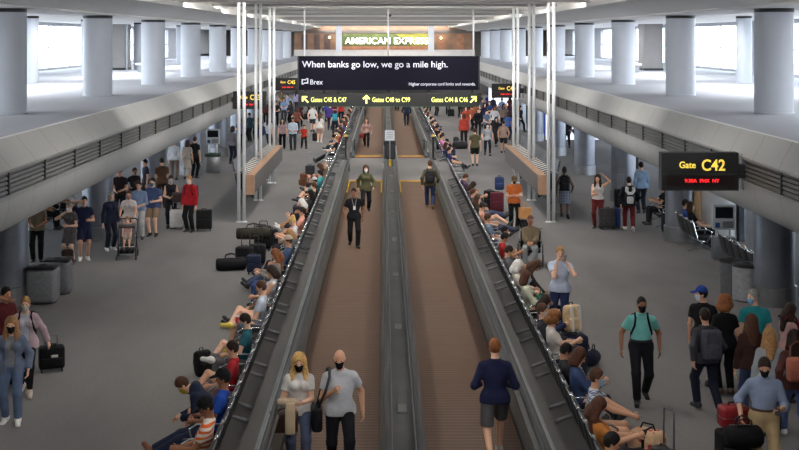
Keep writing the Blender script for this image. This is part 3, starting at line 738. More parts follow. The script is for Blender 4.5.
    if cap:
        ck, cc = cap; mm = cm(cc)
        q = nrm(HU*.96-HF*.14)
        ps = [el(C+HU*.03, hr, (.076*hs, .095*hs, .106*hs), .02, [(C+HU*.045, -q)])]
        if ck == 'cap': ps.append(rc(C+HU*.052+HF*.085, C+HU*.04+HF*.14, .068, .05, .01, (HU, .16)))
        if ck == 'hat': ps.append(el(C+HU*.055, hr, (.17, .18, .014), .01))
        if ck == 'hood': ps = [el(C+HU*.02-HF*.01, hr, (.09, .11, .12), .03, [(fc+HF*.03, nrm(HF*.95-HU*.25))]), rc(C-HU*.06-HF*.04, N-f*.05, .08, .09, .05)]
        if ck == 'band': ps = [el(C+HU*.027, hr, (.08, .098, .108), .01, [(C+HU*.075, HU), (C+HU*.04, -HU)])]
        part({'cap': 'cap', 'hat': 'brimmed_hat', 'hood': 'hood', 'band': 'head_band'}[ck], ps, mm, .018, hh)
    if mask:
        part('face_mask', [rc(C-HU*.025+HF*.03, C-HU*.078*hs+HF*.055, .060*hs, .040*hs, .04, None, [(C+HF*.02, -HF)]), rc(C+HF*.1-HU*.02, C+HF*.1-HU*.05, .014, .014, .02)], cloth(mask), .010, hh, clip=[(C-HU*.002, HU)])
        if not far:
            for q in (1, -1): MB().tube([C-HU*.03+HF*.055+HR*q*.06, C-HU*.012+HF*.02+HR*q*.08, C-HU*.003-HF*.012+HR*q*.086], .003, 5).build('mask_loop', cloth(mask), root)
    M = Matrix.Translation((x, y, base)) @ Matrix.Rotation(math.radians(yaw), 4, 'Z')
    info = dict(P=P, u=u, f=f, N=N, s=s, J=J, M=M, x=x, y=y, yaw=yaw, label=label, hand={sd: J[sd][2]+nrm(J[sd][2]-J[sd][1])*.1 for sd in 'lr'}, base=base, root=root)
    PEOPLE.append(info)
    return info
def here(p, q): return p['M'] @ Vector(q)
# ------------------------------------------------------------------ luggage and furniture
def fabric(c): return mat('luggage_fabric', c, .75, 0, .2, 14, .3)
def shellm(c): return mat('luggage_shell', c, .4, 0, .1, 6)
def suitcase(x, y, rz, label, col=(30,30,34), w=.42, d=.25, h=.6, handle=.4, group=None, hard=False, tagged=False, tilt=0):
    o = thing('suitcase', label, 'suitcase', (x, y, 0), rz, group)
    if tilt: o.rotation_euler[0] = math.radians(tilt)
    m = shellm(col) if hard else fabric(col)
    MB().rbox(-w/2, w/2, -d/2, d/2, .06, h, .05, 4).build('body', m, o, 'auto')
    if not hard:
        MB().rbox(-w/2+.04, w/2-.04, -d/2-.035, -d/2+.02, .12, h*.58, .02, 3).build('pocket', m, o, 'auto')
    else:
        b = MB()
        for k in range(5): b.box(-w/2+.06+k*(w-.12)/4-.008, -w/2+.06+k*(w-.12)/4+.008, -d/2-.006, d/2+.006, .1, h-.05)
        b.build('ribs', m, o)
    MB().tube([(-.08, 0, h-.01), (-.07, 0, h+.035), (.07, 0, h+.035), (.08, 0, h-.01)], .012, 8).build('carry_handle', BLACK, o, True)
    if handle: 
        MB().tube([(-.11, d*.38, h-.02), (-.11, d*.38, h+handle), (-.09, d*.38, h+handle+.02), (.09, d*.38, h+handle+.02), (.11, d*.38, h+handle), (.11, d*.38, h-.02)], .011, 8).build('telescopic_handle', STEEL if R.random() < .5 else BLACK, o, True)
    for sx in (-1, 1):
        for sy in (-1, 1):
            M = Matrix.Translation((sx*(w/2-.05), sy*(d/2-.04), .035))
            b = MB(); b.tube([M @ Vector((-.014, 0, 0)), M @ Vector((.014, 0, 0))], .034, 12); b.build('wheel', BLACK, o)
    if tagged: MB().rbox(-.02, .1, -d/2-.05, -d/2-.03, h*.62, h*.72, .006, 2).build('label_tag', mat('white_tag', (225,222,216), .6, 0, .05, 5), o)
    return o
def backpack(x, y, rz, label, col=(28,28,32), z=0., lean=0, s=1., group=None, stripe=None, name='backpack'):
    o = thing(name, label, 'bag', (x, y, z), rz, group); o.rotation_euler[0] = math.radians(lean); o.scale = (s, s, s)
    m = fabric(col)
    prof = MB().rbox(-.16, .16, -.09, .09, 0, .46, .07, 4); prof.build('body', m, o, 'auto')
    MB().rbox(-.125, .125, -.15, -.06, .03, .25, .04, 3).build('front_pocket', m, o, 'auto')
    for q in (-1, 1): MB().tube([(q*.07, .07, .43), (q*.09, .13, .4), (q*.1, .15, .25), (q*.11, .11, .1), (q*.12, .07, .05)], .018, 6).build('strap', fabric(tuple(int(c*.8) for c in col)), o, True)
    MB().tube([(-.04, .03, .45), (-.03, .03, .5), (.03, .03, .5), (.04, .03, .45)], .01, 6).build('top_loop', BLACK, o, True)
    if stripe:
        for q in (-.07, .07): MB().box(q-.02, q+.02, -.155, -.095, .02, .45).build('stripe', mat('pale_stripe', stripe, .7, 0, .1, 9), o)
    return o
def worn_backpack(p, label, col=(30,30,34), w=.30, hgt=.44, d=.15):
    o = thing('backpack', label, 'bag', (p['x'], p['y'], p['base']), p['yaw'])
    f, u, s, P, N = p['f'], p['u'], p['s'], p['P'], p['N']
    X = A3((1,0,0)); c = P+u*.26*s-f*(.135*s+d/2)
    M = Matrix((( X[0], -f[0], u[0], c[0]), (X[1], -f[1], u[1], c[1]), (X[2], -f[2], u[2], c[2]), (0,0,0,1)))
    MB().rbox(-w/2, w/2, -d/2, d/2, -hgt/2, hgt/2, .06, 4, M).build('body', fabric(col), o, 'auto')
    MB().rbox(-w*.4, w*.4, d/2-.03, d/2+.05, -hgt*.45, hgt*.05, .035, 3, M).build('front_pocket', fabric(col), o, 'auto')
    for q in (-1, 1):
        sh = N-u*.04*s+X*q*.1*s
        pts = [c+u*hgt*.4+X*q*.08, sh-f*.09+u*.0, sh+u*.055, sh+f*.075-u*.01, P+u*.36*s+X*q*.125+f*.125*s, P+u*.22*s+X*q*.165*s+f*.06, P+u*.12*s+X*q*.15-f*.10]
        MB().tube(pts, .019, 6).build('strap', fabric(tuple(int(v*.8) for v in col)), o, True)
    return o
def duffel(x, y, rz, label, col=(26,26,30), l=.6, r=.15, z=0., group=None):
    o = thing('duffel_bag', label, 'bag', (x, y, z), rz, group)
    b = MB(); n = 20; pr = [(.02, -l/2), (r*.75, -l/2+.01), (r*.96, -l/2+.05), (r, -l/4), (r*1.03, 0), (r, l/4), (r*.96, l/2-.05), (r*.75, l/2-.01), (.02, l/2)]
    vs = []; 
    for rr, t in pr:
        for k in range(n):
            a = 2*PI*k/n; zz = r+rr*math.sin(a); vs.append((t, rr*1.1*math.cos(a), max(zz, .003)*.95))
    fs = [(i*n+k, i*n+(k+1) % n, (i+1)*n+(k+1) % n, (i+1)*n+k) for i in range(len(pr)-1) for k in range(n)]
    fs += [tuple(range(n))[::-1], tuple((len(pr)-1)*n+k for k in range(n))]
    b.add(vs, fs).build('body', fabric(col), o, True)
    for q in (-1, 1): MB().tube([(-l*.2, q*.05, 2*r*.9), (-l*.17, q*.06, 2*r+.06), (0, q*.05, 2*r+.1), (l*.17, q*.06, 2*r+.06), (l*.2, q*.05, 2*r*.9)], .012, 6).build('handle', BLACK, o, True)
    MB().box(-l*.4, l*.4, -.008, .008, 2*r*.955, 2*r*.975).build('zip', STEEL, o)
    return o
def handbag(p, sd, label, col, w=.34, h=.26, d=.12, drop=.16, name='handbag', z=None, off=(0,0,0), cat='bag'):
    q = here(p, p['hand'][sd])+Vector(off); o = thing(name, label, cat, q, p['yaw'])
    m = mat('bag_leather', col, .5, 0, .15, 10)
    MB().rbox(-w/2, w/2, -d/2, d/2, -drop-h, -drop, .035, 3).build('body', m, o, 'auto')
    MB().rbox(-w/2-.005, w/2+.005, -d/2-.012, d/2+.004, -drop-h*.45, -drop+.005, .03, 3).build('flap', m, o, 'auto')
    for s in (-1, 1): MB().tube([(-w*.3, s*d*.3, -drop-.02), (-w*.2, s*d*.2, -.03), (0, 0, .0), (w*.2, s*d*.2, -.03), (w*.3, s*d*.3, -drop-.02)], .01, 6).build('handle', m, o, True)
    return o
def phone(p, sd, label):
    q = here(p, p['hand'][sd]+A3((0,-.01,.03))); o = thing('phone', label, 'phone', q, p['yaw'])
    o.rotation_euler[0] = math.radians(-50)
    MB().rbox(-.037, .037, -.005, .005, -.075, .075, .004, 2).build('case', BLACK, o)
    MB().box(-.033, .033, .005, .0062, -.07, .07).build('screen', mat('phone_screen', (70,76,90), .1, 0, .1, 20), o)
    return o

SEATMB = {}
def make_bench(n, pitch=.62):
    o = thing('tandem_bench', 'x', 'bench')
    W = n*pitch
    MB().box(-W/2+.1, W/2-.1, -.04, .04, .3, .37).build('beam', STEEL, o)
    for sx in (-1, 1):
        lx = sx*(W/2-pitch*.55)
        MB().tube([(lx, -.36, .02), (lx, -.3, .05), (lx, -.02, .14), (lx, .02, .14), (lx, .3, .05), (lx, .36, .02)], .03, 8).build('foot', STEEL, o, True)
        MB().tube([(lx, 0, .12), (lx, 0, .33)], .035, 10).build('leg', STEEL, o, True)
    for k in range(n):
        cx = -W/2+(k+.5)*pitch
        MB().rbox(cx-.26, cx+.26, -.34, .19, .36, .435, .03, 3).build('seat', VINYL, o, 'auto')
        M = Matrix.Translation((cx, .2, .42)) @ Matrix.Rotation(math.radians(-15), 4, 'X')
        MB().rbox(-.26, .26, -.035, .035, .02, .47, .028, 3, M).build('backrest', VINYL, o, 'auto')
        MB().tube([M @ Vector((-.25, .02, .475)), M @ Vector((.25, .02, .475))], .011, 6).build('top_rail', CHROME, o, True)
    for k in range(n+1):
        cx = -W/2+k*pitch
        pts = [(cx, .345, .93), (cx, .31, .86), (cx, .2, .45), (cx, .16, .36), (cx, -.05, .33)]
        MB().tube(pts, [.022, .02, .018, .018, .018], 8).build('side_frame', CHROME, o, True)
        MB().tube([(cx, .27, .66), (cx, .1, .675), (cx, -.12, .665), (cx, -.22, .6), (cx, -.2, .5), (cx, -.08, .34)], .016, 8).build('armrest', CHROME, o, True)
    return o
BENCH = {}
def bench(n, x, y, rz, label, group):
    o = copy_tree(BENCH[n]) if n in BENCH else make_bench(n)
    BENCH.setdefault(n, o)
    o.location = (x, y, 0); o.rotation_euler = (0, 0, math.radians(rz)); tag(o, label, 'bench', group); return o
def bin_(x, y, rz, label, r=.3, h=.84, col=(120,124,128), square=False):
    o = thing('trash_bin', label, 'bin', (x, y, 0), rz, 'metal trash bins')
    m = mat('speckled_bin_metal', tuple(min(235, int(c*1.1)) for c in col), .4, .3, .16, 12)
    if square: MB().rbox(-r, r, -r, r, .03, h-.06, .09, 4).build('body', m, o, 'auto'); MB().rbox(-r-.01, r+.01, -r-.01, r+.01, h-.07, h, .05, 3).build('lid', BLACK, o, 'auto')
    else: MB().lathe([(r, .03), (r, h-.06)], 32).build('body', m, o, 'auto'); MB().lathe([(r+.012, h-.07), (r+.012, h-.02), (r-.06, h), (.12, h)], 32).build('lid', BLACK, o, 'auto')
    MB().lathe([(r-.03, 0), (r-.03, .04)], 24).build('base', BLACK, o, 'auto')
    MB().lathe([(.1, h-.0), (.1, h+.006)], 20).build('opening', mat('bin_opening', (8,8,9), .9, 0, 0, 1), o)
    return o
def kiosk(x, y, rz, label, h=1.45, counter=None):
    o = thing('gate_kiosk', label, 'kiosk', (x, y, 0), rz)
    MB().rbox(-.3, .3, -.22, .22, 0, .72 if counter else .62, .03, 2).build('pedestal', STEEL, o, 'auto')
    if counter: MB().rbox(-.36, .36, -.3, .26, .72, .86, .03, 2).build('counter', mat('dark_green_counter', counter, .5, 0, .15, 6), o, 'auto')
    b = .86 if counter else .62
    for q in (-.18, .18): MB().tube([(q, .02, b-.03), (q, .02, h-.5)], .035).build('support_post', METALW, o, True)
    z0, z1 = h-.68, h
    MB().rbox(-.31, .31, -.1, .1, z0, z1, .03, 2).build('head', mat('pale_kiosk_plastic', (196,200,204), .4, 0, .05, 5), o, 'auto')
    MB().box(-.24, .24, -.107, -.098, z0+.32, z1-.05).build('screen', mat('dark_screen', (22,26,34), .12, 0, .1, 6), o)
    MB().box(-.24, -.12, -.107, -.098, z0+.06, z0+.2).build('card_reader', mat('blue_reader', (40,72,120), .4, 0, .1, 6), o)
    MB().box(-.04, .24, -.107, -.098, z0+.06, z0+.24).build('printer_slot', STEEL, o)
    return o
SKY, MAINW, SIDEW, EXPO, COVEW, BALW, RIBW = 11.0, 1150, 110, 0, 60, 800, 560
# ------------------------------------------------------------------ people standing and walking
def S(px, py, yaw, pose, label, **k):
    x, y = at(px, py); return person(label, x, y, yaw, pose, **k)
DN = (44,58,96); BLK = (19,19,23); NAVY = (34,42,72); GRY = (120,122,128); WHT = (216,220,228); KHA = (176,150,112); JEAN = (70,92,140); LJ = (120,146,184)
# the walkways
wa = S(299, 470, 4, 'hold', 'woman with long blond hair, black mask and white blouse on the left walkway', H=1.68, fem=True, hair=('long', 'blond'), top=('tee', (232,228,224)), bot=('pants', (92,104,140)), shoe=(30,30,34), mask=BLK, hr=(-.12, .24, .98), hl=(.05, .30, 1.04), fl=(.08, .2, .08), pz=.92, hp=14)
handbag(wa, 'r', 'dark brown leather shoulder bag held by the blond woman in white', (62,44,38), .4, .28, .15, .05, off=(-.14, .04, 0))
o = thing('jacket', 'beige jacket draped over the arm of the blond woman in white', 'jacket', here(wa, wa['hand']['l']+A3((-.14, -.05, .03))), 4)
MB().rbox(-.16, .12, -.06, .07, -.02, .06, .03, 3).build('folded_body', cloth((206,180,146)), o, 'auto')
MB().rbox(-.05, .09, -.075, -.02, -.42, .03, .03, 3).build('hanging_sleeve', cloth((206,180,146)), o, 'auto')
ba = S(340, 474, 8, 'walk', 'bald man in white t-shirt, black mask and black trousers on the left walkway', H=1.80, fat=1.13, hair=('bald', 'grey'), skin=1, top=('tee', (206,208,216)), bot=('pants', (30,30,38)), mask=BLK, hr=(-.12, .2, 1.22), hp=16, hy=-14, hl=(.32, .02, .88))
o = thing('shoulder_bag', 'black shoulder bag hanging on the bald man in white', 'bag', (ba['x'], ba['y'], 0), 8)
MB().rbox(-.40, -.25, -.12, .26, .62, .96, .05, 3).build('body', fabric(BLK), o, 'auto')
MB().tube([(-.32, .1, .93), (-.24, .08, 1.25), (-.17, .06, 1.47), (-.15, -.02, 1.5), (-.16, -.14, 1.40), (-.22, -.15, 1.2), (-.32, -.06, .93)], .02, 6).build('strap', fabric((60,60,64)), o, True)
S(495, 460, 180, 'walk2', 'man seen from behind in navy sweater and grey shorts on the right walkway', H=1.78, fat=1.06, hair=('short', 'ginger'), top=('long', (30,36,72)), bot=('shorts', (104,104,108)), shoe=(200,198,194), hl=(.2, .22, 1.04), hr=(-.2, .22, 1.04), cut=.9)
sec = S(354, 247, 5, 'walk', 'guard in black uniform with lanyard on the left walkway', H=1.76, skin=3, hair=('buzz', 'black'), top=('tee', (28,28,34)), bot=('pants', (26,26,30)), shoe=(20,20,22), hy=-18)
o = thing('lanyard', 'white badge on a lanyard round the guard in black', 'badge', (sec['x'], sec['y'], 0), 5)
MB().tube([(-.07, -.09, 1.44), (-.02, -.16, 1.22), (.02, -.16, 1.22), (.07, -.09, 1.44)], .006, 5).build('cord', mat('grey_cord', (150,150,150), .7, 0, .1, 4), o)
MB().rbox(-.035, .035, -.175, -.165, 1.11, 1.22, .004, 2).build('card', mat('white_tag', (225,222,216), .6, 0, .05, 5), o)
S(366, 213, 0, 'walk2', 'woman in olive jacket and white mask walking on the left walkway', H=1.70, fem=True, hair=('bob', 'brown'), top=('jacket', (96,96,66)), bot=('pants', (34,34,42)), mask=(230,232,236))
p = S(430, 209, 180, 'walk', 'man with backpack seen from behind on the right walkway, jeans', H=1.76, hair=('short', 'brown'), top=('long', (84,78,56)), bot=('pants', (48,60,98)), shoe=(130,96,60))
worn_backpack(p, 'dark backpack on the man in jeans on the right walkway', (36,36,40))
p = S(366.5, 147.5, 0, 'walk', 'woman in pale floral top and black trousers on the far left walkway', H=1.68, fem=True, hair=('long', 'brown'), top=('long', (196,150,140)), bot=('pants', BLK))
handbag(p, 'r', 'small red bag in the hand of the woman on the far left walkway', (150,44,40), .26, .2, .1, .1)
S(406.5, 126, 180, 'walk2', 'person in navy clothes on the far right walkway', H=1.78, hair=('short', 'black'), top=('long', (38,44,66)), bot=('pants', (36,40,58)))
S(363, 118, 0, 'stand', 'person in grey jacket far along the left walkway', H=1.74, hair=('short', 'brown'), top=('jacket', (96,96,98)), bot=('pants', (46,46,52)))
S(397, 111, 180, 'walk', 'person in black farthest along the right walkway', H=1.74, hair=('short', 'dark'), top=('long', (40,40,46)), bot=('pants', BLK))

# left side, front
S(12, 421.5, 6, 'stand', 'woman in denim jacket, grey tee and ripped pale jeans, black mask', H=1.67, fem=True, hair=('long', 'sand'), top=('jacket', (112,124,152)), open_=True, inner=(140,142,148), bot=('pants', (98,120,156)), shoe=(228,226,222), mask=BLK, hl=(.26, .04, .84), fl=(.11, .1, .085))
p = S(26, 393, 8, 'pull', 'woman in pale pink jacket with black backpack pulling a black suitcase', H=1.68, fem=True, hair=('short', 'sand'), top=('jacket', (206,176,186)), open_=True, inner=(206,210,226), bot=('leggings', (36,36,42)), shoe=(206,190,178), hl=(.34, -.18, .84), hr=(-.26, .04, .85), mask=(200,190,180))
worn_backpack(p, 'black backpack worn by the woman in the pink jacket', BLK)
x, y = at(48.5, 374); suitcase(x, y+.2, 20, 'black wheeled suitcase with white tag, pulled by the woman in pink jacket', (22,22,26), .46, .26, .46, .16, tagged=True)
x, y = at(16, 396); suitcase(x-.15, y+.55, 0, 'dark suitcase standing behind the woman in denim jacket', (34,34,38), .46, .26, .62, .0)
S(4, 384, 60, 'call', 'person in dark red top at the left edge, arm raised, beside the metal column', H=1.72, skin=2, hair=('short', 'black'), top=('tee', (104,34,38)), bot=('pants', BLK))
S(37, 262, 10, 'hold', 'man in khaki t-shirt and black trousers under the left balcony', H=1.78, skin=2, hair=('short', 'dark'), top=('tee', (150,136,112)), bot=('pants', (30,32,34)))
S(70.5, 263, -20, 'hold', 'person in grey knee-length dress with white mask, left side', H=1.66, fem=True, hair=('short', 'grey'), top=('dress', (112,104,106)), bot=('shorts', (100,94,96)), mask=(228,228,226), shoe=(60,54,52), hr=(-.1, .2, 1.35))
S(84, 260, 20, 'call', 'person in navy dress scratching head beside the woman in grey dress', H=1.76, skin=1, hair=('short', 'dark'), top=('dress', (34,42,78)), bot=('shorts', NAVY), shoe=(224,222,216), hr=(-.18, .12, 1.62))
x, y = at(71, 264); backpack(x, y-.35, 20, 'dark brown backpack on the floor at the feet of the grey-dressed person', (48,36,34), 0, -6)
S(110, 250, 40, 'stand', 'grey-haired person in dark navy suit beside a metal column', H=1.68, fem=True, hair=('bob', 'grey'), top=('jacket', (36,42,64)), bot=('pants', (34,38,54)), shoe=(196,192,188))
mo = S(129, 248, 5, 'push', 'woman in white top and grey skirt pushing a black stroller', H=1.68, fem=True, hair=('pony', 'brown'), top=('tee', (226,214,212)), bot=('skirt', (84,84,86)), shoe=(190,180,176), mask=(190,120,120), skin=1)
S(139, 239, 0, 'hold', 'man in light blue shirt and white trousers behind the stroller', H=1.78, hair=('short', 'brown'), top=('rolled', (132,158,200)), bot=('pants', (206,204,204)))
S(153, 236, -10, 'stand', 'man in blue shirt and khaki shorts with black shoes', H=1.80, fat=1.08, hair=('short', 'dark'), top=('tee', (72,92,140)), bot=('shorts', (170,140,108)), shoe=(24,24,26), mask=(80,100,130), hl=(.14, .26, 1.1))
p = S(171, 228, 10, 'hold', 'woman in black tank top beside a white suitcase', H=1.70, fem=True, hair=('pony', 'dark'), top=('tank', (44,42,48)), bot=('leggings', (36,34,40)), mask=(170,190,210), skin=1)
handbag(p, 'l', 'dark brown shoulder bag of the woman in black tank top', (52,40,38), .3, .3, .13, .02, off=(.12, 0, .15))
x, y = at(176.5, 229); suitcase(x, y, 5, 'white hard suitcase beside the woman in black tank top', (206,202,200), .42, .25, .62, .2, hard=True)
p = S(190, 231.5, -25, 'stand', 'man in red jacket and black trousers with a black suitcase', H=1.78, hair=('short', 'sand'), top=('jacket', (196,28,36)), bot=('pants', (26,26,30)), shoe=(24,24,26), mask=(220,220,222))
worn_backpack(p, 'dark maroon backpack worn by the man in red jacket', (88,24,34))
x, y = at(204, 230.5); suitcase(x, y, 10, 'black suitcase standing right of the man in red jacket', (26,26,28), .5, .3, .66, 0)
# under the left balcony, further back
S(174, 180, 175, 'stand', 'person in white shirt and brown trousers by the left kiosk', H=1.76, hair=('short', 'brown'), top=('long', (222,224,230)), bot=('pants', (124,104,94)))
S(187, 179, 180, 'stand', 'woman in cream dress standing before the left kiosk', H=1.68, fem=True, hair=('bob', 'auburn'), top=('dress', (206,192,178)), bot=('leggings', (186,168,150)))
p = S(194.5, 178, 160, 'stand', 'man in black with backpack, right of the cream dress', H=1.80, hair=('short', 'brown'), top=('tee', (44,42,46)), bot=('pants', BLK)); worn_backpack(p, 'black backpack on the man beside the cream dress', (20,20,24))
S(187, 160, 175, 'call', 'person in white tee raising an arm at the left kiosk', H=1.78, hair=('short', 'brown'), top=('tee', (226,228,232)), bot=('pants', (90,92,100)))
S(232, 164, 150, 'hold', 'person in grey shirt and dark navy trousers by the left trough sculpture', H=1.84, hair=('bob', 'dark'), top=('long', (116,112,118)), bot=('pants', (30,34,52)))
for px, py, yaw, lab, tc, bc, hr_, cp in (
    (101, 213, 20, 'person in black jacket in the crowd behind the stroller', (34,32,38), BLK, ('short', 'black'), None),
    (120, 221, 0, 'person in pink-red cap in the crowd behind the grey-haired person', (50,38,44), BLK, ('short', 'dark'), ('cap', (226,62,84))),
    (146, 205, -15, 'person in dark coat beneath the balcony edge, left of the second metal column', (38,42,56), (30,32,40), ('short', 'black'), None),
    (162, 208, -40, 'person in brown jacket waiting behind the man in khaki shorts', (92,66,48), (66,52,44), ('short', 'dark'), None),
    (134, 214, 10, 'person with tan arms and black top behind the blue shirts', (40,36,38), (54,46,44), ('short', 'brown'), None)):
    S(px, py, yaw*4, ('hold', 'stand', 'phone', 'walk', 'hip')[px % 5], lab, H=R.uniform(1.6, 1.82), skin=R.choice((1,2,3)), hair=hr_, top=('tee', tc), bot=('pants', bc), cap=cp)
# left side, far
S(293, 150, 0, 'hold', 'man in pale blue-white shirt and dark trousers, centre-left floor', H=1.80, hair=('short', 'dark'), skin=2, top=('rolled', (208,220,238)), bot=('pants', (56,60,72)))
S(304, 148.5, 10, 'walk', 'child in red top and black trousers', H=1.32, hair=('short', 'black'), skin=1, top=('tee', (222,58,36)), bot=('pants', (34,28,32)))
S(282.5, 149, 0, 'stand', 'person in pale pink top and black trousers behind a steel pole', H=1.70, fem=True, hair=('long', 'dark'), top=('tee', (200,168,172)), bot=('pants', BLK))
S(312.5, 132, 180, 'walk', 'man in white shirt and dark shorts, left floor far back', H=1.80, hair=('short', 'brown'), top=('tee', (220,220,222)), bot=('shorts', (66,68,78)))
S(319.5, 142.5, 170, 'stand', 'woman in white top and pink shorts with brown hair, left floor', H=1.70, fem=True, hair=('long', 'auburn'), top=('tee', (232,228,226)), bot=('shorts', (206,160,146)), shoe=(224,222,220))
x, y = at(315, 141); backpack(x, y, 10, 'black backpack on the floor beside the woman in pink shorts', (26,26,30))
p = S(335, 136, 180, 'stand', 'person in pink sun hat seen from behind', H=1.70, fem=True, hair=('bob', 'dark'), top=('tee', (52,48,72)), bot=('pants', (44,42,56)), cap=('hat', (244,122,128)))
worn_backpack(p, 'teal backpack worn by the person in pink hat', (44,142,156))
S(330, 130, 170, 'stand', 'person in purple jacket left of the pink hat', H=1.74, hair=('short', 'black'), top=('jacket', (76,56,140)), bot=('pants', (50,46,66)))
x, y = at(304, 119.5); duffel(x, y, 10, 'black duffel bag on the far left floor', (24,24,28), .9, .24)
far_left = [(262,152,'navy coat', (40,52,92), BLK), (268,150,'white top behind the left poles', (206,206,214), (50,52,60)), (256,140,'brown coat behind the left poles', (110,84,58), BLK), (272,134,'grey fleece near the left poles', (130,130,140), BLK),
 (276,126,'black jacket', (30,30,36), BLK), (284,122,'light blue tee', (130,166,214), (60,62,74)), (291,126,'charcoal hoodie', (62,62,70), BLK), (297,134,'rust brown tee', (150,82,62), (40,38,44)), (300,127,'dark plum coat', (64,42,58), BLK),
 (288,116,'pale blue shirt far back', (170,190,222), (56,58,70)), (308,114,'tan coat', (160,128,92), (56,50,48)), (320,117,'dark green jacket', (50,66,52), BLK), (327,122,'royal blue tee', (52,70,170), BLK), (341,124,'scarlet jacket', (190,46,42), BLK), (338,114,'ivory top', (226,220,206), (70,64,66)),
 (250,141.5,'dark teal top beside the grey shirt', (34,66,78), BLK), (240,148,'blue denim shirt behind the left sculpture', (74,98,150), (40,44,60)),
 (317,115.5,'grey and white striped tee', (170,170,176), (60,60,66)), (334,121,'dark crimson coat', (120,36,44), BLK), (324,112,'black puffer', (26,26,30), BLK), (281,113,'khaki shirt', (140,128,96), (60,56,50)), (266,124,'dark red sweater behind the left poles', (112,44,46), BLK), (250,128,'pale green tee behind the left poles', (150,176,150), (60,62,66)), (258,118,'black suit behind the left poles', (30,30,36), BLK), (296,112,'lilac shirt', (170,156,196), (54,54,64)), (343,117,'beige fleece by the seats', (190,172,148), (60,54,50))]
for i, (px, py, d, tc, bc) in enumerate(far_left):
    S(px, py, R.choice((0, 180, 30, -40, 150)), R.choice(('stand', 'walk', 'hold')), 'person in %s in the far left crowd' % d, H=R.uniform(1.62, 1.84), fem=i % 2 == 0, skin=R.choice((0,1,2,3)), hair=R.choice((('short','dark'),('bob','brown'),('short','black'),('long','dark'))), top=('tee' if i % 3 else 'jacket', tc), bot=('pants', bc))

# right side, front
tp = S(641, 401, -4, 'walk2', 'man in turquoise polo shirt and black trousers walking with a backpack', H=1.80, fat=1.1, skin=3, hair=('buzz', 'black'), top=('polo', (116,206,200)), collar=(116,206,200), bot=('pants', (26,26,32)), shoe=(22,22,24), mask=BLK, belt=(24,22,22), hl=(.31, .0, .88), hr=(-.33, .02, .88), fr=(-.1, .26, .09), fl=(.1, -.2, .12), hy=8)
worn_backpack(tp, 'black backpack worn by the man in turquoise polo', BLK)
ph = S(560, 334, -18, 'call', 'man in pale blue t-shirt with hands at his face, phone call', H=1.82, fat=1.1, skin=0, hair=('short', 'sand'), top=('tee', (196,208,234)), bot=('pants', (34,44,84)), hr=(-.04, .19, 1.47), hl=(.19, .22, 1.50), hy=18, hp=6, er=(-.3, .1, -1), el=(.5, .1, -.8))
phone(ph, 'l', 'phone held to the face of the man in pale blue t-shirt')
op = S(514, 230, 4, 'phone', 'man in orange polo, cap and black trousers looking at his hands', H=1.76, skin=1, hair=('short', 'dark'), top=('polo', (222,112,48)), bot=('pants', (24,24,28)), shoe=(150,150,152), cap=('cap', (120,96,66)), mask=BLK, hr=(-.1, .26, 1.12), hl=(.1, .26, 1.12))
x, y = at(524.5, 231); suitcase(x, y, 0, 'slim dark suitcase with raised handle right of the man in orange', (40,38,40), .3, .2, .36, .5)
o = thing('shopping_bag', 'tan paper shopping bag hung on the suitcase handle beside the man in orange', 'bag', (x, y-.16, .42)); MB().rbox(-.2, .2, -.09, .09, .0, .34, .02, 2).build('body', mat('tan_paper', (196,140,86), .8, 0, .12, 6), o)
for s in (-1, 1): MB().tube([(-.09, s*.06, .33), (-.06, s*.05, .46), (.06, s*.05, .46), (.09, s*.06, .33)], .008, 6).build('handle', mat('tan_paper', (196,140,86), .8, 0, .12, 6), o)
p = S(564.5, 218, 175, 'walk', 'person in black top and dark patterned skirt walking away', H=1.76, skin=4, fem=True, hair=('bun', 'black'), top=('tank', (30,30,34)), bot=('skirt', (56,60,84)), cut=.42, shoe=(24,24,26)); worn_backpack(p, 'black backpack on the person in dark skirt', (22,22,26))
S(598, 228, -20, 'stand', 'woman in white cropped top and maroon trousers with hand on head', H=1.72, fem=True, skin=1, hair=('long', 'dark'), top=('tank', (226,216,210)), bot=('pants', (112,38,36)), hl=(.2, .06, 1.70), hr=(-.02, .34, 1.12), el=(1, -.1, .2))
x, y = at(607, 229); suitcase(x, y, 8, 'dark grey suitcase beside the woman in maroon trousers', (58,56,58), .5, .3, .66, 0); x, y = at(615, 228); suitcase(x, y, 8, 'navy suitcase right of the dark grey suitcase', (36,52,100), .3, .28, .64, 0)
p = S(629, 231, 175, 'walk', 'person in black jacket and dark red trousers with backpack, right side', H=1.74, hair=('short', 'dark'), top=('jacket', (32,32,38)), bot=('pants', (104,30,36)), shoe=(190,186,184)); worn_backpack(p, 'black backpack with pale patches on the person in red trousers', (40,40,44))
o = thing('neck_pillow', 'white travel pillow hanging on the black backpack, right side', 'pillow', here(p, p['P']+p['u']*.42-p['f']*.36), 175)
MB().tube([(.1, 0, .1), (.11, 0, -.02), (.05, 0, -.1), (-.05, 0, -.1), (-.11, 0, -.02), (-.1, 0, .1)], .05, 10).build('cushion', cloth((226,226,228)), o, True); MB().rbox(-.1, .1, -.05, .04, -.42, -.2, .04, 3).build('pouch', cloth((206,206,210)), o, 'auto')
S(641.5, 213, 190, 'stand', 'man in pale blue shirt standing behind the red trousers', H=1.78, hair=('short', 'dark'), top=('long', (140,170,206)), bot=('pants', (40,44,58)))
x, y = at(621, 209); suitcase(x, y, 0, 'black suitcase with tall handle behind the red trousers', (24,24,28), .45, .3, .7, .5)
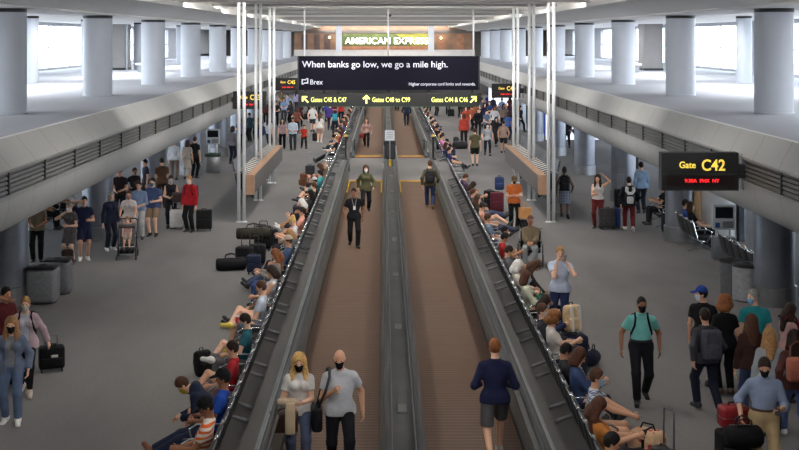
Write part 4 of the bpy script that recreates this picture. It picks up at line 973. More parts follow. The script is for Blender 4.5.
# right-hand group
S(703, 386, 150, 'stand', 'person in blue cap, white mask and black clothes', H=1.74, hair=('short', 'black'), skin=1, top=('tee', (26,26,30)), bot=('shorts', (28,28,34)), cut=1.3, cap=('cap', (36,66,160)), mask=(216,224,236), hy=110, shoe=(30,30,32))
p = S(706, 411, 190, 'walk', 'young man in dark grey sweater, seen from behind with grey backpack', H=1.70, skin=1, hair=('short', 'dark'), top=('long', (66,66,74)), bot=('pants', (32,36,52)), shoe=(30,32,38), fl=(.06, .2, .085), fr=(-.12, -.26, .12)); worn_backpack(p, 'charcoal backpack on the young man in grey sweater', (64,64,72), .32, .48, .18)
S(725, 394, 185, 'stand', 'woman with curly ginger hair and loose black outfit, seen from behind', H=1.66, fem=True, fat=1.1, hair=('curly', 'ginger'), top=('tee', (24,24,28)), bot=('pants', (22,22,26)), shoe=(110,80,66), mask=(190,200,214), hy=-55)
S(755, 393, 170, 'stand', 'older man in teal shirt with pale blue mask', H=1.78, fat=1.1, hair=('short', 'grey'), skin=0, top=('tee', (32,146,154)), bot=('pants', (50,52,60)), mask=(150,196,238), hy=115)
S(752, 419, 175, 'stand', 'woman with long dark brown hair and brown top, seen from behind', H=1.66, fem=True, hair=('long', 'auburn'), top=('long', (62,38,36)), bot=('pants', (60,74,112)), shoe=(40,38,38))
gl = S(787, 401, 105, 'hold', 'young woman with long black hair in maroon vest over pink shirt', H=1.64, fem=True, skin=1, hair=('long', 'dark'), top=('tee', (198,150,150)), bot=('pants', (34,30,36)), hr=(-.06, .3, 1.06), hp=20)
o = thing('vest', 'maroon apron vest worn by the young woman with long black hair', 'vest', (gl['x'], gl['y'], 0), 105)
MB().rbox(-.14, .14, -.165, -.13, .82, 1.34, .03, 3).build('front_panel', cloth((120,28,42)), o, 'auto'); 
for q in (-.1, .1): MB().tube([(q, -.15, 1.32), (q*.9, -.09, 1.43), (q*.9, .0, 1.47), (q, .1, 1.40)], .018, 6).build('strap', cloth((120,28,42)), o, True)
phone(gl, 'r', 'phone in the hands of the young woman with long black hair')
S(770, 436, 165, 'stand', 'blond woman in pale grey top behind the man in blue shirt', H=1.64, fem=True, hair=('long', 'sand'), top=('long', (164,170,178)), bot=('pants', (52,52,60)), shoe=(60,56,56), hy=20)
ox = S(764, 484, -10, 'pull', 'man in light blue button shirt, khaki trousers and black mask with luggage', H=1.78, fat=1.07, skin=1, hair=('short', 'dark'), top=('rolled', (140,156,190)), collar=(160,174,204), bot=('pants', (190,160,116)), belt=(60,40,30), shoe=(60,40,32), mask=(22,24,36), hr=(-.32, .12, .96), hl=(.16, .30, 1.1), hp=22, hy=-4, fl=(.1, .1, .085), fr=(-.1, -.08, .085))
phone(ox, 'l', 'phone in the hand of the man in light blue button shirt')
x, y = at(741, 484); suitcase(x-.03, y+.25, 8, 'black suitcase under the dark red case, beside the man in light blue shirt', (22,22,26), .46, .3, .66, .0)
o = thing('carry_case', 'dark red case on top of a black suitcase beside the man in light blue shirt', 'suitcase', (x-.03, y+.25, .705), 8)
MB().rbox(-.2, .2, -.13, .13, 0, .3, .05, 4).build('body', shellm((128,24,30)), o, 'auto'); MB().tube([(-.08, 0, .29), (-.07, 0, .34), (.07, 0, .34), (.08, 0, .29)], .012, 8).build('handle', BLACK, o, True); MB().box(-.201, .201, -.131, .131, .145, .155).build('zip', STEEL, o)
suitcase(x-.02, y-.18, 4, 'low black suitcase carrying a black duffel, before the dark red case', (20,20,24), .5, .3, .52, .0)
duffel(x-.02, y-.18, 4, 'black duffel bag on a low suitcase in front of the dark red case', (16,16,19), .5, .16, .56)
eg = S(795, 441, 178, 'walk', 'person in patterned dark top and blue jeans at the right edge', H=1.70, fem=True, hair=('long', 'dark'), top=('long', (92,52,50)), bot=('pants', (76,96,146)), shoe=(190,190,194))
o = thing('leather_bag', 'large brown leather bag on the hip of the person at the right edge', 'bag', (eg['x'], eg['y']-.28, .98), 0)
MB().rbox(-.22, .2, -.09, .09, 0, .36, .06, 4).build('body', mat('bag_leather', (150,84,66), .5, 0, .15, 10), o, 'auto'); MB().rbox(-.2, .18, -.11, -.05, .03, .2, .03, 3).build('pocket', mat('bag_leather', (136,74,58), .5, 0, .15, 10), o, 'auto')
MB().tube([(-.18, 0, .33), (-.12, .12, .5), (.0, .2, .55), (.12, .12, .5), (.16, 0, .33)], .014, 6).build('strap', mat('bag_leather', (110,58,48), .5, 0, .15, 10), o, True)
# right far
p = S(475, 166, 180, 'stand', 'man in olive shirt and dark shorts seen from behind, right floor', H=1.80, fat=1.15, hair=('short', 'brown'), top=('tee', (104,96,66)), bot=('shorts', (36,34,36)), shoe=(34,32,32))
S(487.5, 155.5, 0, 'walk', 'person in black and white top, dark trousers, right floor', H=1.70, fem=True, hair=('pony', 'dark'), top=('tee', (178,178,184)), bot=('leggings', (38,40,56)), mask=(210,214,220))
S(496, 146.5, 10, 'walk2', 'person in black outfit behind the black and white top', H=1.68, fem=True, hair=('bob', 'black'), top=('tee', (36,34,38)), bot=('leggings', BLK))
S(503.5, 153.5, 175, 'walk', 'man in tan t-shirt and dark shorts near the right poles', H=1.78, hair=('buzz', 'dark'), top=('tee', (186,150,132)), bot=('shorts', (50,46,50)), skin=1)
far_right = [(464,146,'red tee beside the olive shirt', (190,62,48), (50,40,42)), (466,133,'orange-red top with black bag', (206,76,48), (32,30,34)), (472,131,'brick jacket', (170,84,62), BLK), (478,136,'black coat', (28,30,36), BLK), (484,128,'navy jacket', (38,46,90), BLK), (490,126,'blue hoodie', (52,70,130), (40,44,58)),
 (494.5,133.5,'white and black top', (214,214,218), (40,40,46)), (508,140,'bright blue shirt', (62,98,180), (44,48,66)), (460,118,'black jacket behind the sign edge', (32,30,34), BLK), (470,117,'rust sweater', (146,76,52), (46,42,44)), (480,115,'dark grey coat', (62,62,70), BLK), (488,114,'deep blue tee', (44,58,120), BLK), (496,113,'white shirt far back', (220,220,226), (60,60,70)),
 (502,121,'light blue dress shirt', (120,150,200), (50,54,70)), (512,126,'dark purple top', (70,50,86), BLK), (520,132,'black tee by the storefront', (34,34,38), BLK), (436,116,'charcoal suit past the seats', (44,44,50), (36,36,40)), (429,112,'black coat past the seats', (26,26,30), BLK), (448,115,'dark olive coat past the seats', (58,60,44), BLK),
 (567,148,'black vest near the blue-lit store', (30,30,36), BLK), (548,132,'white polo near the store', (206,208,214), (52,54,62)), (576,146,'dark denim jacket beside the store', (50,64,104), BLK),
 (475,123,'dark orange tee', (188,92,44), BLK), (482,121,'grey blazer', (96,96,104), BLK), (493,120,'ink blue coat', (30,36,62), BLK), (499,117,'cream sweater', (222,214,196), (56,52,50)), (506,115,'black anorak', (28,28,32), BLK), (466,124,'dark brown leather jacket', (70,48,38), BLK), (486,139,'steel blue shirt', (96,118,150), (40,42,50)), (510,118,'maroon hoodie', (98,36,44), BLK), (515,121,'cobalt sweatshirt', (48,76,170), BLK), (503,130,'taupe cardigan', (140,122,110), BLK), (527,128,'forest green coat', (40,62,48), BLK)]
for i, (px, py, d, tc, bc) in enumerate(far_right):
    S(px, py, R.choice((0, 180, 40, -30, 150)), R.choice(('stand', 'walk', 'walk2', 'hold')), 'person in %s in the far right crowd' % d, H=R.uniform(1.62, 1.84), fem=i % 2 == 1, skin=R.choice((0,1,2,3)), hair=R.choice((('short','dark'),('bob','brown'),('short','black'),('long','dark'))), top=('tee' if i % 3 else 'jacket', tc), bot=('pants', bc))
x, y = at(451, 117); suitcase(x, y, 0, 'black suitcase on the far right floor past the seats', (26,26,28), .5, .3, .6, .4)
x, y = at(460, 149); duffel(x, y, 15, 'dark duffel bag on the floor beside the olive-shirted man', (46,44,46), .8, .22); x, y = at(456, 145); backpack(x, y, 10, 'dark grey backpack leaning by the duffel near the olive-shirted man', (50,50,54))

# ------------------------------------------------------------------ people seated along the walkways
LX, RX = -2.52, 3.06
seats = {'L': [], 'R': []}
def seated(row, hy_px, pose, label, **k):
    y = F*(EYE-1.22)/(hy_px-VY)
    used = seats[row]; i = round((y-14.7)/.62)
    if row+str(i) in used: i += 1
    if row+str(i) in used: i -= 2
    if row+str(i) in used: i += 3
    used.append(row+str(i)); y = 14.7+.62*i
    yaw = (-90 if row == 'L' else 90)+k.pop('turn', 0)
    k.setdefault('H', R.uniform(1.64, 1.8))
    return person(label, (LX+.05 if row == 'L' else RX-.09), y, yaw, pose, **k)
gL, gR = 'people seated along the left walkway', 'people seated along the right walkway'
BOOT = (110,66,44)
L_ = lambda *a, **k: seated('L', *a, **k)
R_ = lambda *a, **k: seated('R', *a, **k)
L_(399, 'slump', 'man in orange and white striped tee asleep with chin down, jeans, black cap', skin=3, hair=('short', 'black'), cap=('cap', BLK), top=('tee', (230,214,196), ), bot=('pants', (78,96,140)), H=1.8)
L_(380, 'stretch', 'man in blue shirt and black cap with legs stretched in brown boots', skin=3, hair=('short', 'black'), cap=('cap', (24,24,30)), top=('tee', (28,72,176)), bot=('pants', (38,44,70)), shoe=BOOT, H=1.86)
L_(362, 'bent', 'man in navy hoodie bent forward over his knees, yellow mask', hair=('short', 'brown'), top=('hoodie', (34,42,66)), bot=('pants', (62,78,112)), mask=(220,190,60), shoe=(40,36,34))
L_(348, 'cross', 'person in red tee with pinkish grey trousers and legs crossed', skin=1, hair=('short', 'dark'), top=('tee', (190,38,44)), bot=('pants', (176,138,136)), shoe=(36,32,32))
L_(318, 'cross', 'person in teal shirt, grey trousers and white shoes, left row', hair=('short', 'dark'), top=('tee', (40,104,118)), bot=('pants', (118,112,116)), shoe=(228,226,224), mask=(150,180,210), hp=24)
L_(290, 'cross', 'man in white t-shirt and grey shorts with yellow shoes, holding a red drink', hair=('short', 'brown'), top=('tee', (206,214,232)), bot=('shorts', (112,110,114)), shoe=(232,206,90), H=1.84)
o = thing('drink_cup', 'red drink cup held by the seated man with yellow shoes', 'cup', here(PEOPLE[-1], PEOPLE[-1]['hand']['l']+A3((0, -.02, -.04))))
MB().lathe([(.03, 0), (.042, .13)], 16).build('cup', mat('red_drink', (206,60,70), .3, 0, .1, 8), o, 'auto'); MB().lathe([(.045, .13), (.045, .145), (.02, .15)], 16).build('lid', mat('white_lid', (220,220,222), .4, 0, .03, 8), o, 'auto'); MB().tube([(0, 0, .14), (.015, 0, .22)], .005, 6).build('straw', mat('white_lid', (220,220,222), .4, 0, .03, 8), o)
L_(271, 'slump', 'woman in white sleeveless top and black leggings with dark hair, left row', fem=True, skin=1, hair=('bob', 'dark'), top=('tank', (214,218,226)), bot=('shorts', (160,104,72)), shoe=(34,30,30), fl=(.1, .8, .1), fr=(-.1, .85, .1))
L_(255, 'sitphone', 'woman with long ginger hair and denim trousers bending to a phone', fem=True, hair=('long', 'ginger'), top=('long', (150,140,132)), bot=('pants', (66,88,150)))
L_(242, 'stretch', 'man in denim shirt with tan cap beside the black luggage', hair=('short', 'brown'), top=('rolled', (74,98,138)), bot=('pants', (72,88,124)), cap=('cap', (206,184,160)), skin=1)
L_(230, 'slump', 'person in grey hoodie with blond hair, left row', fem=True, hair=('bob', 'sand'), top=('hoodie', (122,124,130)), bot=('pants', (60,62,72)))
L_(219, 'sitphone', 'woman in white top with blond bun, left row', fem=True, hair=('bun', 'blond'), top=('tee', (226,224,228)), bot=('leggings', (44,44,54)))
L_(211, 'sit', 'person in salmon pink tee and dark shorts, left row', skin=1, hair=('short', 'dark'), top=('tee', (224,150,130)), bot=('shorts', (52,48,56)))
L_(202, 'sitphone', 'white-haired person in black cardigan, left row', hair=('bob', 'white'), top=('long', (40,40,46)), bot=('pants', (52,52,60)))
L_(194, 'stretch', 'woman with black hair, bare legs and white shoes, left row', fem=True, skin=2, hair=('long', 'black'), top=('tee', (46,42,46)), bot=('shorts', (50,46,50)), shoe=(226,224,222))
L_(187, 'sit', 'person in brown plaid flannel, left row', hair=('short', 'brown'), top=('long', (112,86,74)), bot=('pants', (56,58,70)))
L_(180, 'cross', 'person in black jacket and pale cap, left row', hair=('short', 'dark'), top=('jacket', (34,32,36)), bot=('pants', (38,36,40)), cap=('cap', (196,190,184)))
L_(173, 'sit', 'person in turquoise hoodie, left row', hair=('short', 'black'), top=('hoodie', (58,160,164)), bot=('pants', (40,40,46)))
L_(167, 'sitphone', 'person in maroon sweater with pale mask, left row', fem=True, hair=('bob', 'brown'), top=('long', (92,38,44)), bot=('pants', (50,46,54)), mask=(206,210,216))
L_(161, 'slump', 'person in tan vest with grey hair, left row', hair=('short', 'grey'), top=('tee', (170,134,106)), bot=('shorts', (80,76,78)))
p = L_(139, 'stretch', 'man in black holding a white magazine, left row far end', hair=('short', 'sand'), top=('tee', (30,30,34)), bot=('pants', (28,28,32)))
o = thing('magazine', 'white magazine in the lap of the man in black, left row', 'magazine', here(p, p['hand']['l']+A3((-.1, -.06, .03))), -60); MB().rbox(-.14, .14, -.1, .1, 0, .012, .004, 1).build('pages', mat('white_paper', (230,232,236), .6, 0, .06, 8), o); MB().box(-.004, .004, -.1, .1, .011, .015).build('spine', mat('grey_print', (140,140,145), .6, 0, .1, 4), o)
for hy_, d, tc, ps in ((133,'scarlet tee',(200,48,44),'sit'), (128,'dark red jacket',(140,36,40),'slump'), (123,'blue fleece',(60,84,150),'sit'), (119,'bright red top',(214,56,48),'sit'), (115,'white sweatshirt',(224,222,218),'sit'), (111,'black and white top',(70,70,76),'slump'), (107.5,'pale grey hoodie',(180,180,184),'sit')):
    L_(hy_, ps, 'person in %s, far left seats' % d, skin=R.choice((0,1,2)), hair=R.choice((('short','dark'),('bob','brown'),('short','black'))), top=('tee', tc), bot=('pants', R.choice((BLK, DN, (60,56,60)))))
# right row
R_(438, 'sitphone', 'black-haired person in pink shirt, nearest in the right row', skin=1, hair=('short', 'black'), top=('tee', (226,150,160)), bot=('pants', (56,60,84)), lean=-24, hp=20)
R_(408, 'sitphone', 'woman with long brown hair in orange top, right row', fem=True, skin=1, hair=('long', 'auburn'), top=('tee', (206,124,50)), bot=('pants', (60,58,66)), mask=(190,200,214), lean=-18)
R_(379, 'sit', 'man in blue and white plaid shirt with blue mask, arm on knee', skin=1, hair=('short', 'brown'), top=('tee', (206,212,226)), bot=('shorts', (196,150,122)), mask=(170,206,240), lean=4, hl=(.1, .55, .72), hr=(-.1, .6, .74), H=1.82, shoe=(60,60,66), turn=-10)
PLAID = PEOPLE[-1]
R_(356, 'sitphone', 'person with brown hair in denim blue sweater, leaning forward', fem=True, hair=('bob', 'auburn'), top=('long', (56,76,122)), bot=('pants', (46,48,60)), lean=-4)
R_(343, 'slump', 'person in dark grey tee with black hair, right row', skin=2, hair=('short', 'black'), top=('tee', (52,50,56)), bot=('pants', (40,40,48)), H=1.6)
R_(321, 'sitphone', 'woman with curly light brown hair in white tee, right row', fem=True, hair=('curly', (120,78,44)), top=('tee', (224,214,206)), bot=('pants', (46,48,64)), lean=-8, skin=0)
R_(311, 'sit', 'man in dark jacket with pale face looking across, right row', hair=('short', 'brown'), top=('jacket', (50,50,58)), bot=('pants', (58,58,66)), mask=(224,222,222), turn=-20)
R_(301, 'sitphone', 'woman in navy sweater with blue mask, right row', fem=True, hair=('bob', 'dark'), top=('long', (44,54,92)), bot=('leggings', (66,74,104)), mask=(170,196,232))
R_(275, 'cross', 'woman in pale sage sweater with bare legs crossed', fem=True, skin=1, hair=('bob', 'auburn'), top=('long', (190,192,168)), bot=('shorts', (70,66,66)), mask=(196,214,226), shoe=(40,36,36))
o = thing('tote_bag', 'green tote bag on the lap of the woman in sage sweater', 'bag', here(PEOPLE[-1], (0, -.25, .62)), 60); MB().rbox(-.14, .14, -.06, .06, 0, .22, .03, 3).build('body', fabric((30,104,84)), o, 'auto'); MB().tube([(-.08, 0, .2), (-.05, 0, .32), (.05, 0, .32), (.08, 0, .2)], .01, 6).build('handle', fabric((24,80,66)), o)
R_(267, 'slump', 'white-haired person in cream cardigan, right row', fem=True, hair=('bob', 'white'), top=('long', (206,196,180)), bot=('pants', (110,104,100)))
R_(258, 'bent', 'person with long brown hair in dark dress leaning forward, right row', fem=True, hair=('long', 'brown'), top=('long', (56,48,50)), bot=('pants', (48,44,48)), lean=30)
R_(247, 'slump', 'man in grey t-shirt and khaki trousers with arm out, right row', skin=1, hair=('short', 'dark'), top=('tee', (104,104,110)), bot=('pants', (150,138,114)), shoe=(216,214,210), hl=(.2, .55, .74))
R_(235, 'sitphone', 'person in red shirt with black hair, right row', skin=2, hair=('short', 'black'), top=('tee', (196,34,38)), bot=('shorts', (50,46,50)))
R_(227, 'sit', 'boy in striped black and white tee, right row', skin=2, hair=('short', 'black'), top=('tee', (216,216,220)), bot=('pants', (44,44,50)), lean=10, H=1.6)
STRI = PEOPLE[-1]
R_(216, 'stretch', 'man in blue-grey tee with plaid shorts, right row', skin=1, hair=('short', 'brown'), top=('tee', (104,124,146)), bot=('shorts', (90,92,98)))
R_(206, 'slump', 'person in salmon shirt with legs propped on suitcases', skin=1, hair=('short', 'dark'), top=('tee', (206,140,116)), bot=('pants', (56,64,92)), fl=(.1, .95, .5), fr=(-.08, .98, .48))
R_(198, 'stretch', 'person with white knee bandage and bare legs, right row', fem=True, skin=0, hair=('long', 'brown'), top=('tee', (60,56,60)), bot=('shorts', (200,194,190)), fl=(.1, .8, .45))
R_(191, 'stretch', 'person in charcoal tee, jeans propped on luggage, right row', skin=1, hair=('short', 'auburn'), top=('tee', (66,62,66)), bot=('pants', (54,66,98)), fl=(.1, .95, .45), fr=(-.1, .95, .42))
R_(184, 'sitphone', 'woman in violet top with dark hair, right row', fem=True, skin=1, hair=('bob', 'dark'), top=('tee', (110,84,130)), bot=('leggings', (44,42,50)))
R_(176, 'slump', 'man with short auburn hair in plum hoodie, top of the right row', skin=0, hair=('short', 'auburn'), top=('hoodie', (84,62,84)), bot=('pants', (50,48,56)))
for hy_, d, tc, ps in ((150,'navy jacket and jeans',(40,52,104),'sit'), (144,'dark blue tee',(46,56,92),'stretch'), (137,'bright pink hoodie',(230,120,190),'sit'), (132,'yellow-green scarf',(170,160,80),'sit'), (127,'black puffer',(32,32,36),'slump'), (122,'plum sweater',(86,56,76),'sit'), (118,'olive tee',(96,94,66),'sit'), (114,'white tee',(220,220,222),'sit'), (110,'salmon tee',(212,140,122),'slump'), (107,'grey tee',(150,150,154),'sit')):
    R_(hy_, ps, 'person in %s, far right seats' % d, skin=R.choice((0,1,2)), hair=R.choice((('short','dark'),('bob','brown'),('short','black'))), top=('tee', tc), bot=('pants', R.choice((BLK, DN, (60,56,60)))))
# striped and plaid cloth is in the weave of three shirts
for p, m in ((next(q for q in PEOPLE if 'orange and white striped' in q['label']), cloth((232,222,210), 'Z', (206,96,44), 4.2)), (PLAID, cloth((214,220,232), 'plaid', (48,62,104), 5.5)), (STRI, cloth((222,222,226), 'X', (28,28,32), 5.0)),):
    for ch in p['root'].children:
        if ch.name.split('.')[0] == 'shirt': ch.data.materials[0] = m
for p, m in ((next(q for q in PEOPLE if 'patterned skirt' in q['label']), cloth((52,56,84), 'plaid', (150,156,176), 6.)), (next(q for q in PEOPLE if 'plaid flannel' in q['label']), cloth((112,80,66), 'plaid', (60,44,40), 6.)), (next(q for q in PEOPLE if 'plaid shorts' in q['label']), cloth((70,74,84), 'plaid', (190,190,194), 6.))):
    for ch in p['root'].children:
        if ch.name.split('.')[0] in ('skirt', 'long_sleeved_top', 'shorts') : ch.data.materials[0] = m

# ------------------------------------------------------------------ benches along the walkways
for row, x, rz, sd in (('L', LX, -90, 'left'), ('R', RX, 90, 'right')):
    k = 0; y = 14.7-.31+1.24-2*2.48
    while y < 104:
        if row == 'R' and 52 < y < 59.5 or row == 'L' and 55 < y < 56: y += 2.48; continue
        n = k+1
        od = ORD[k] if k < 20 else {20: 'twenty-first', 30: 'thirty-first'}.get(k, ('twenty-' if k < 30 else 'thirty-')+ORD[k % 10])
        bench(4, x, y, rz, 'black tandem bench, %s from the near end of the %s walkway row' % (od, sd), 'tandem benches along the walkways')
        k += 1; y += 2.48
for i in range(1): bench(3, 9.05, 34.9, 90, 'three-seat black bench left of the right gate podium', 'benches under the right balcony')
for i in range(2): bench(3, 9.25, 29.3+i*1.87, 90, '%s three-seat black bench beside the right trash bins' % ORD[i], 'benches under the right balcony')
for i in range(2): bench(3, -10.9, 38.5+i*1.95, 90, '%s three-seat black bench under the left balcony edge' % ORD[i], 'benches under the left balcony')
for i in range(2): bench(3, 11.6, 41.5+i*1.9, -90, '%s three-seat black bench deep under the right balcony' % ORD[i], 'benches under the right balcony')
for x, y, yaw, lab, tc, sk in ((9.05, 35.52, 90, 'person in blue shirt on the bench left of the right gate podium', (48,84,170), 1), (9.05, 34.9, 90, 'person in black hoodie on the bench left of the right gate podium', (34,34,40), 0), (11.6, 41.2, -90, 'person in dark red tee deep under the right balcony', (110,40,44), 2), (11.6, 43.2, -90, 'person in black tee deep under the right balcony', (36,34,38), 1), (-10.9, 38.2, 90, 'person in brown tee seated under the left balcony', (96,66,48), 2), (-10.9, 40.0, 90, 'person in black tee seated under the left balcony', (34,32,36), 1)):
    person(lab, x, y, yaw, 'sit', skin=sk, hair=R.choice((('short','dark'),('bob','brown'))), top=('tee', tc), bot=('pants', (44,44,52)))
x, y = at(659, 226); bench(3, x+.2, y+.3, -90, 'three-seat black bench partly hidden below the nearest gate sign', 'benches under the right balcony')
person('person in black tee with tan arms sitting below the nearest gate sign', x+.2, y+.3, -90, 'sitphone', skin=1, hair=('bob', 'dark'), top=('tee', (30,30,34)), bot=('pants', (50,46,50)))
x, y = at(668, 229); suitcase(x-.1, y-.7, 5, 'dark suitcase on the floor below the nearest gate sign', (40,40,44), .5, .32, .6, 0)

# ------------------------------------------------------------------ luggage by the seats
GL = 'luggage heaped beside the left seats'
x, y = at(231, 270); duffel(x, y, 12, 'low black duffel bag at the outer end of the left luggage heap', BLK, .8, .17, 0, GL)
x, y = at(244, 268); suitcase(x, y+.1, -10, 'black suitcase with steel handle, front of the left luggage heap', (26,26,30), .45, .28, .55, .45, GL)
x, y = at(257, 266); suitcase(x, y+.15, -4, 'black suitcase with steel handle, right side of the left luggage heap', (30,30,32), .42, .26, .56, .5, GL)
x, y = at(252, 262); duffel(x, y+.35, 4, 'long dark olive duffel lying on the left luggage heap', (46,44,36), .95, .17, .56, GL)
x, y = at(262, 252); suitcase(x, y+.3, 0, 'tall black suitcase behind the left luggage heap', (22,22,26), .46, .3, .7, .1, GL)
x, y = at(272, 246); backpack(x, y, 30, 'black backpack standing behind the left luggage heap', (26,26,30), 0, 0, 1.1, GL)
x, y = at(250, 274); suitcase(x+.1, y, 0, 'slim navy suitcase with two bright handle rails near the ginger-haired woman', (38,44,66), .36, .22, .5, .45, GL)
x, y = at(204, 376); backpack(x, y, 40, 'black backpack on the floor by the man in navy hoodie', (20,20,22), 0, -8)
x, y = at(192, 419); backpack(x, y-.1, 70, 'black backpack lying under the legs of the man in brown boots', (22,22,24), .12, 80)
x, y = at(303.5, 186); backpack(x, y, -60, 'brown backpack on the floor at the left row', (104,66,46), 0, 0, 1.15)
x, y = at(310, 178); suitcase(x, y, 0, 'dark suitcase with tall handle beside the turquoise hoodie', (40,40,44), .4, .26, .55, .55)
x, y = at(497, 213); suitcase(x, y, 0, 'maroon suitcase propping legs in the right row', (84,34,46), .46, .3, .72, 0)
x, y = at(490, 211); suitcase(x, y+.2, 0, 'black suitcase left of the maroon suitcase, right row', (24,24,28), .4, .28, .7, 0)
x, y = at(498, 212); backpack(x+.05, y+.02, 0, 'navy backpack on top of the maroon suitcase', (44,56,92), .77, 0, 1.0)
x, y = at(573, 368); suitcase(x, y, 10, 'dark navy suitcase carrying the beige backpack, right row', (34,38,58), .5, .34, .62, 0)
backpack(x, y, 20, 'beige backpack with pale stripes on top of the dark navy suitcase', (206,176,136), .68, -6, 1.05, None, (226,222,214))
x, y = at(586, 362); duffel(x+.05, y-.2, 60, 'small dark round bag beside the dark navy suitcase', (40,44,60), .36, .15)
x, y = at(664, 478); suitcase(x, y, -65, 'small suitcase with raised black handle, right of the colourful bag', (60,60,62), .36, .22, .42, .5)
o = thing('travel_bag', 'colourful floral travel bag with black strap beside the right row', 'bag', (*at(648, 458), .0), -40)
MB().rbox(-.26, .26, -.16, .16, 0, .42, .1, 4).build('body', mat('floral_fabric', (212,176,140), .7, 0, .3, 7, .2, 'spots', (176,56,60), 9.), o, 'auto')
MB().rbox(-.045, .045, -.172, .172, -.0, .432, .05, 3).build('strap', fabric(BLK), o, 'auto'); MB().tube([(-.12, 0, .41), (-.08, 0, .5), (.08, 0, .5), (.12, 0, .41)], .012, 6).build('handle', fabric(BLK), o)
for i, (px, py, c) in enumerate(((440, 150, (36,36,40)), (446, 156, (34,44,84)))):
    x, y = at(px, py); backpack(x, y, 30*i, ('black', 'navy')[i]+' backpack on the floor by the far right seats', c, 0, 0, 1.2)

# ------------------------------------------------------------------ bins, kiosks, podium, stroller, wheelchair
x, y = at(43, 302); bin_(x, y, 4, 'square metal trash bin beside the left front column', .34, .86, (116,118,122), True)
x, y = at(55, 294); bin_(x+.05, y+.1, 4, 'square metal trash bin behind the one by the left front column', .3, .84, (104,106,110), True)
x, y = at(747, 300); bin_(x, y, 0, 'speckled round trash bin before the right front column', .33, .86, (140,142,146))
x, y = at(731, 294); bin_(x, y, 0, 'round trash bin left of the speckled one by the right column', .27, .84, (92,94,98))
x, y = at(213, 172); kiosk(x, y, 5, 'gate kiosk with dark screen and green counter on the left', 1.95, (40,62,52))
x, y = 9.35, 33.1; kiosk(x, y, -4, 'gate kiosk with dark screen before the curved podium on the right', 1.5)
o = thing('paper_bag', 'brown paper bag standing beside the right gate kiosk', 'bag', (x+.42, y-.2, 0)); MB().rbox(-.14, .14, -.09, .09, 0, .42, .02, 2).build('body', mat('tan_paper', (196,140,86), .8, 0, .12, 6), o); MB().tube([(-.06, 0, .41), (-.04, 0, .5), (.04, 0, .5), (.06, 0, .41)], .008, 6).build('handle', mat('tan_paper', (196,140,86), .8, 0, .12, 6), o)
o = thing('gate_podium', 'curved steel gate podium with pale wood panel on the right', 'podium', (10.02, 36.2, 0))
MB().lathe([(.62, 0), (.62, 1.55), (.66, 1.57), (.66, 1.66), (.3, 1.7)], 36, (0, 0, 0), 1, .62).build('body', METALW, o, 'auto'); MB().rbox(-.74, -.56, -.3, .2, .3, 1.5, .02, 2).build('side_panel', mat('pale_wood', (206,170,126), .5, 0, .15, 5), o)
MB().rbox(.6, .78, -.28, .28, 0, 1.6, .03, 2).build('end_post', DARKSTEEL, o)
x, y = at(128, 257.5)
o = thing('stroller', 'black baby stroller with grey canopy pushed by the woman in white top', 'stroller', (x, y-.1, 0), 8)
for sx in (-1, 1):
    MB().tube([(sx*.24, -.35, .12), (sx*.25, .2, .62), (sx*.25, .42, 1.0)], .016).build('frame_tube', BLACK, o, True); MB().tube([(sx*.26, .32, .12), (sx*.25, .05, .5), (sx*.25, -.1, .7)], .014).build('frame_tube', BLACK, o, True)
    for yy, r in ((-.36, .085), (.33, .11)):
        w = MB(); M = Matrix.Translation((sx*.26, yy, r)); w.tube([M @ Vector((0, r*.8*math.cos(a*PI/8), r*.8*math.sin(a*PI/8))) for a in range(16)], r*.22, 8, True); w.build('wheel', RUBBER, o, True)
MB().tube([(-.25, .42, 1.0), (-.2, .46, 1.03), (.2, .46, 1.03), (.25, .42, 1.0)], .02).build('handlebar', BLACK, o, True)
MB().rbox(-.21, .21, -.22, .12, .36, .44, .03, 2).build('seat', fabric((70,70,74)), o, 'auto'); MB().rbox(-.21, .21, .06, .16, .4, .86, .03, 2, Matrix.Rotation(-.12, 4, 'X')).build('seat_back', fabric((96,96,98)), o, 'auto')
MB().rbox(-.23, .23, -.1, .22, .8, .9, .04, 3, Matrix.Translation((0, .02, .04))).build('canopy', fabric((84,84,86)), o, 'auto'); MB().rbox(-.2, .2, -.25, .2, .16, .28, .04, 3).build('basket', fabric(BLK), o, 'auto')
ch = person('small child sitting in the black stroller', x, y-.1, 8, 'sit', H=.92, skin=0, hair=('short', 'sand'), top=('tee', (210,160,160)), bot=('shorts', (190,170,160)), base=.16, fl=(.08, .28, .12), fr=(-.08, .28, .12), hl=(.12, .2, .55), hr=(-.12, .2, .55))
for q in ch['root'].children: pass
x, y = at(531.5, 268)
o = thing('wheelchair', 'black wheelchair holding the man in khaki jacket, right floor', 'wheelchair', (x, y+.25, 0), -8)
